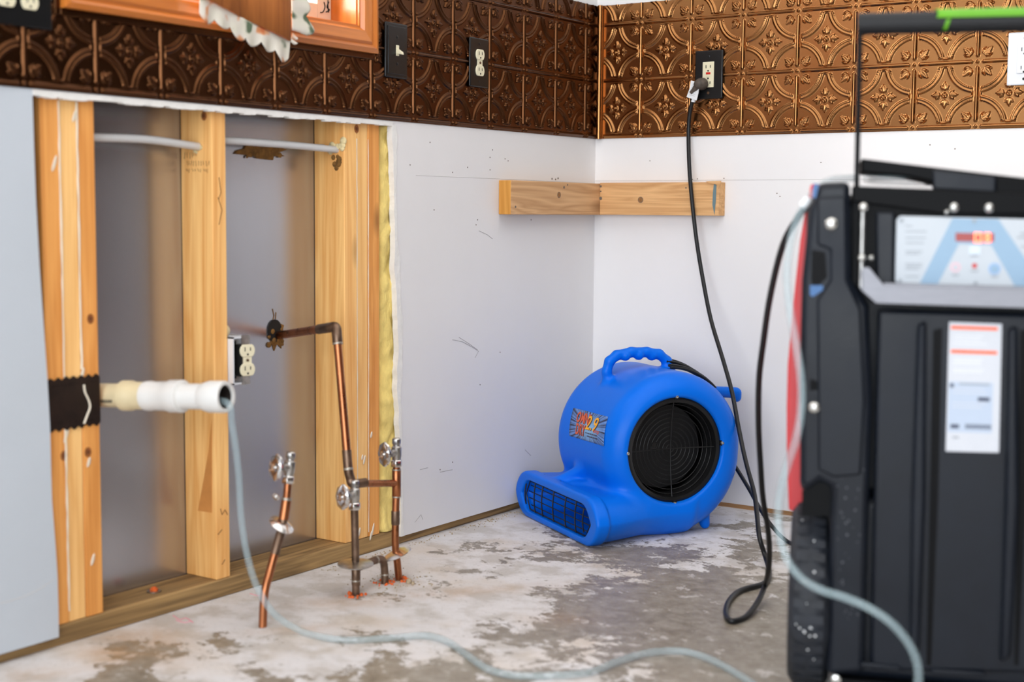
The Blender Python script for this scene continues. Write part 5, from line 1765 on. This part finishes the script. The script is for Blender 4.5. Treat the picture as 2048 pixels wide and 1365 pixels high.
# guard bar across the panel
gb = mpoly('guard_bar', [(1722, 541), (1727, 535), (1738, 535), (1768, 571), (2140, 581), (2140, 620), (1752, 607), (1722, 580)], -.030, -.026, M_steel, dh, bevel=.001, base=-.028)
mpoly('guard_bar_lip', [(1768, 567), (2140, 577), (2140, 581), (1768, 571)], -.030, .0, M_steel, gb, base=-.028)
mpoly('guard_bar_lip', [(1722, 541), (1726, 541), (1726, 580), (1722, 580)], -.030, .0, M_steel, gb, base=-.028)
q = MB(); q.cyl(mp(1726, 412, -.02), mp(1722, 575, -.02), .0032, seg=10); q.build('hinge_rod', M_chromed, dh, smooth=50)
for px, py, r, b in ((1727, 415, .007, -.022), (1724, 516, .006, -.024), (1742, 516, .005, -.0), (1908, 415, .0075, .002), (1978, 416, .0075, .002), (1893, 424, .004, .004)):
    MB().lathe([(r, 0), (r, .003), (r * .6, .006), (r * .2, .007)], mp(px, py, b), -MBk, 14).build('bolt', M_bolt, dh, smooth=50)
mpoly('top_strip', [(1704, 372), (1862, 378), (2180, 392), (2180, 432), (1880, 428), (1704, 404)], .004, .06, M_body2, bevel=.003, base=0)
# top tray, lid propped open so the wall shows through the gap
mpoly('lid', [(1722, 317), (1862, 334), (2048, 356), (2180, 372), (2180, 402), (2048, 392), (1990, 385), (1864, 366), (1858, 362), (1808, 352), (1722, 345)], .03, .20, M_body2, bevel=.003, base=.03)
mpoly('lid_block', [(1866, 340), (1992, 354), (1992, 386), (1866, 379)], .022, .05, M_body, bevel=.003, base=.022)
mpoly('lid_post', [(1992, 362), (2180, 380), (2180, 420), (1992, 402)], .028, .06, M_body2, bevel=.002, base=.028)
mpoly('lid_post', [(1862, 336), (1874, 338), (1874, 372), (1862, 372)], .040, .06, M_body2, base=.04)
# coiled clear hose lying in the tray
hp_ = [ml(.05 + .05 * math.cos(a), .14 + .07 * math.sin(a), .842 + .002 * a) for a in np.linspace(0, 6.28 * 1.8, 50)]
q = MB(); q.tube(hp_, .0058, 8)
tag(q.build('hose_coil', M_vinyl, smooth=80), 'clear hose coiled in the top tray of the black dehumidifier', 'hose')
# pull handle: steel uprights and foam grip with green tape
for xa, xb_ in ((-.0125, -.0165), (2 * XC_ + .0125, 2 * XC_ + .0165)):
    q = MB(); q.prism([ml(xa - .004, .010, .60), ml(xa + .004, .010, .60), ml(xb_ + .004, .010, 1.094), ml(xb_ - .004, .010, 1.094)], MBk * .022); q.build('handle_upright', M_body2, dh, bevel=.001)
gz_ = 1.0825
q = MB(); q.cyl(ml(-.020, .021, gz_), ml(2 * XC_ + .020, .021, gz_), .0165, seg=28); q.build('foam_grip', M_foamg, dh, smooth=50)
xt0 = mx(1872, 30, .021)[0]


def tape(u, v):
    a = math.radians(10 + 160 * v); return ml(xt0 + (.30 - xt0) * u + .002 * math.sin(9 * v), .021 - .0182 * math.cos(a), gz_ + .0182 * math.sin(a) + .0015)


q = MB(); q.grid(tape, 6, 12)
# tail of the tape folded down over the front
tx = mx(1888, 40, .004)[0]
q.grid(lambda u, v: ml(tx + .004 + .006 * u - .005 * v, .021 - .0172 * math.cos(math.radians(10 - 60 * v)), gz_ + .0172 * math.sin(math.radians(10 - 60 * v))), 3, 8)
gt = q.build('green_tape', M_green, dh, smooth=60); md = gt.modifiers.new('t', 'SOLIDIFY'); md.thickness = .0006
gt['label'] = 'bright green tape along the top of the grip'
# red rear side shell bowing out on the left
RB = .24
redl = [(1624, 369), (1613, 420), (1603, 480), (1594, 560), (1586, 640), (1579, 720), (1577, 800), (1577, 880), (1579, 950), (1581, 1002)]
inner = [(1592, 1004), (1660, 940), (1660, 372)]
mpoly('red_side', redl + inner, RB - .09, RB + .09, M_redp, dh, bevel=.006, base=RB, bseg=3)
q = MB(); q.tube(spline([mp(1618, 396, .05), mp(1612, 406, .05), mp(1604, 414, .05)], 4), .0075, 10); q.build('cord_grip', M_paper, dh, smooth=60)

# ------------------------------------------------------------------ cords and hoses
# plug at the outlet, down the wall, a loop on the floor and up to the dehumidifier
pc = thing('power_cord', fl(1500, 1200), 'black cord from the outlet plug looping on the floor and up to the dehumidifier', 'cord')
plug_c = gc + np.array([-.012, -.012, -.024])
q = MB()
q.lathe([(.014, 0), (.0165, .004), (.0165, .012), (.013, .022), (.009, .030), (.004, .032)], plug_c, (-.15, -1, -.1), 14, sx=1.0, sy=1.15)
q.lathe([(.010, 0), (.009, .016), (.0065, .024), (.0055, .034)], plug_c + np.array([-.002, -.016, -.002]), (-.75, -.05, -.66), 12)
q.build('plug', mat('worn_plug', srgb(84, 74, 66), .6, var=.4, vscale=120), pc, smooth=60)
pstart = plug_c + np.array([-.020, -.016, -.018])
strand = [pstart, at(1391, 172, 1, -.030), at(1385, 200, 1, -.028), at(1379, 232, 1, -.022), at(1377, 275, 1, -.020), at(1379, 340, 1, -.040), at(1384, 400, 1, -.050), at(1393, 480, 1, -.055), at(1406, 560, 1, -.07),
          at(1422, 640, 1, -.10), at(1446, 720, 1, -.15), at(1464, 785, 1, -.20), at(1478, 860, 1, -.255), at(1492, 925, 1, -.31), at(1508, 985, 1, -.38), at(1514, 1030, 1, -.45), at(1519, 1075, 1, -.52)]
loop = [fl(1530, 1112, .02), fl(1538, 1140, .006), fl(1536, 1160, .006), fl(1522, 1170, .006), fl(1479, 1183, .006), fl(1457, 1205, .006), fl(1452, 1228, .006), fl(1463, 1243, .006), fl(1492, 1234, .006), fl(1516, 1204, .014)]
up0 = fl(1530, 1172, .03); d0 = dep(up0)
ups = [(1536, 1148), (1539, 1107), (1536, 1060), (1526, 997), (1521, 930), (1517, 850), (1518, 760), (1526, 690), (1541, 590), (1566, 490), (1598, 432), (1616, 414)]
rise = [up0]
for i, (x, y) in enumerate(ups):
    t = (i + 1) / len(ups); rise.append(atd(x, y, d0 + (2.30 - d0) * t ** 0.9))
MB().tube(spline(strand + loop + rise, 6), 0.0056, 10).build('cable', M_cord, pc, smooth=80)
tg = MB(); A0 = [at(x, y, 1, -.036) for x, y in ((1382, 161), (1399, 166), (1397, 185), (1393, 201), (1373, 194), (1379, 178))]
tg.prism(A0, (0, .0012, 0)); tgo = tg.build('paper_tag', M_paper, pc)
tg = MB(); tg.cyl(at(1388, 196, 1, -.028), at(1386, 204, 1, -.028), .0062, seg=12); tg.build('tag_sleeve', M_paper, pc, smooth=50)
q = MB()
for i in range(7):
    y = 168 + 3.6 * i; x = 1384 - .9 * i
    q.tube([at(x, y, 1, -.0366), at(x + 11, y + 3, 1, -.0366)], .0003, 4)
q.build('tag_print', M_grey, tgo)

# clear condensate hose: out of the drain, over the floor, below the frame and up the machine
hs_ = thing('clear_hose', fl(700, 1280), 'clear vinyl hose from the white drain pipe across the floor to the dehumidifier', 'hose')
dE = dep(PE); f1 = fl(600, 1262, .008); d1 = dep(f1)
hp = [PE - dv * .05 + np.array([0, 0, -.006]), PE + dv * .004 + np.array([0, 0, -.012])]
drop = [(464, 850), (472, 900), (478, 960), (482, 1030), (492, 1100), (512, 1170), (548, 1228)]
for i, (x, y) in enumerate(drop):
    t = (i + 1) / (len(drop) + 1); hp.append(atd(x, y, dE + (d1 - dE) * t))
hp.append(f1)
for x, y in ((650, 1276), (700, 1281), (780, 1277), (850, 1272), (895, 1284), (930, 1308), (975, 1338), (1030, 1352), (1110, 1352), (1180, 1345), (1240, 1322), (1300, 1306), (1360, 1303), (1410, 1315), (1460, 1340), (1510, 1372),
             (1580, 1425), (1680, 1470)):
    hp.append(fl(x, y, .007))
hp.append(atd(1780, 1462, 2.10)); 
for x, y, d in ((1826, 1410, 2.08), (1837, 1350, 2.06), (1824, 1300, 2.05), (1788, 1252, 2.05), (1740, 1218, 2.06), (1690, 1196, 2.08), (1640, 1180, 2.11), (1600, 1155, 2.15), (1572, 1115, 2.18), (1558, 1060, 2.20), (1558, 1000, 2.20),
                (1572, 940, 2.18), (1592, 880, 2.16), (1602, 820, 2.16), (1602, 760, 2.17), (1592, 690, 2.19), (1580, 620, 2.21), (1574, 550, 2.22), (1582, 480, 2.23), (1604, 420, 2.24), (1650, 366, 2.27), (1712, 356, 2.32)):
    hp.append(atd(x, y, d))
MB().tube(spline(hp, 6), 0.0066, 12).build('tubing', M_vinyl, hs_, smooth=80)
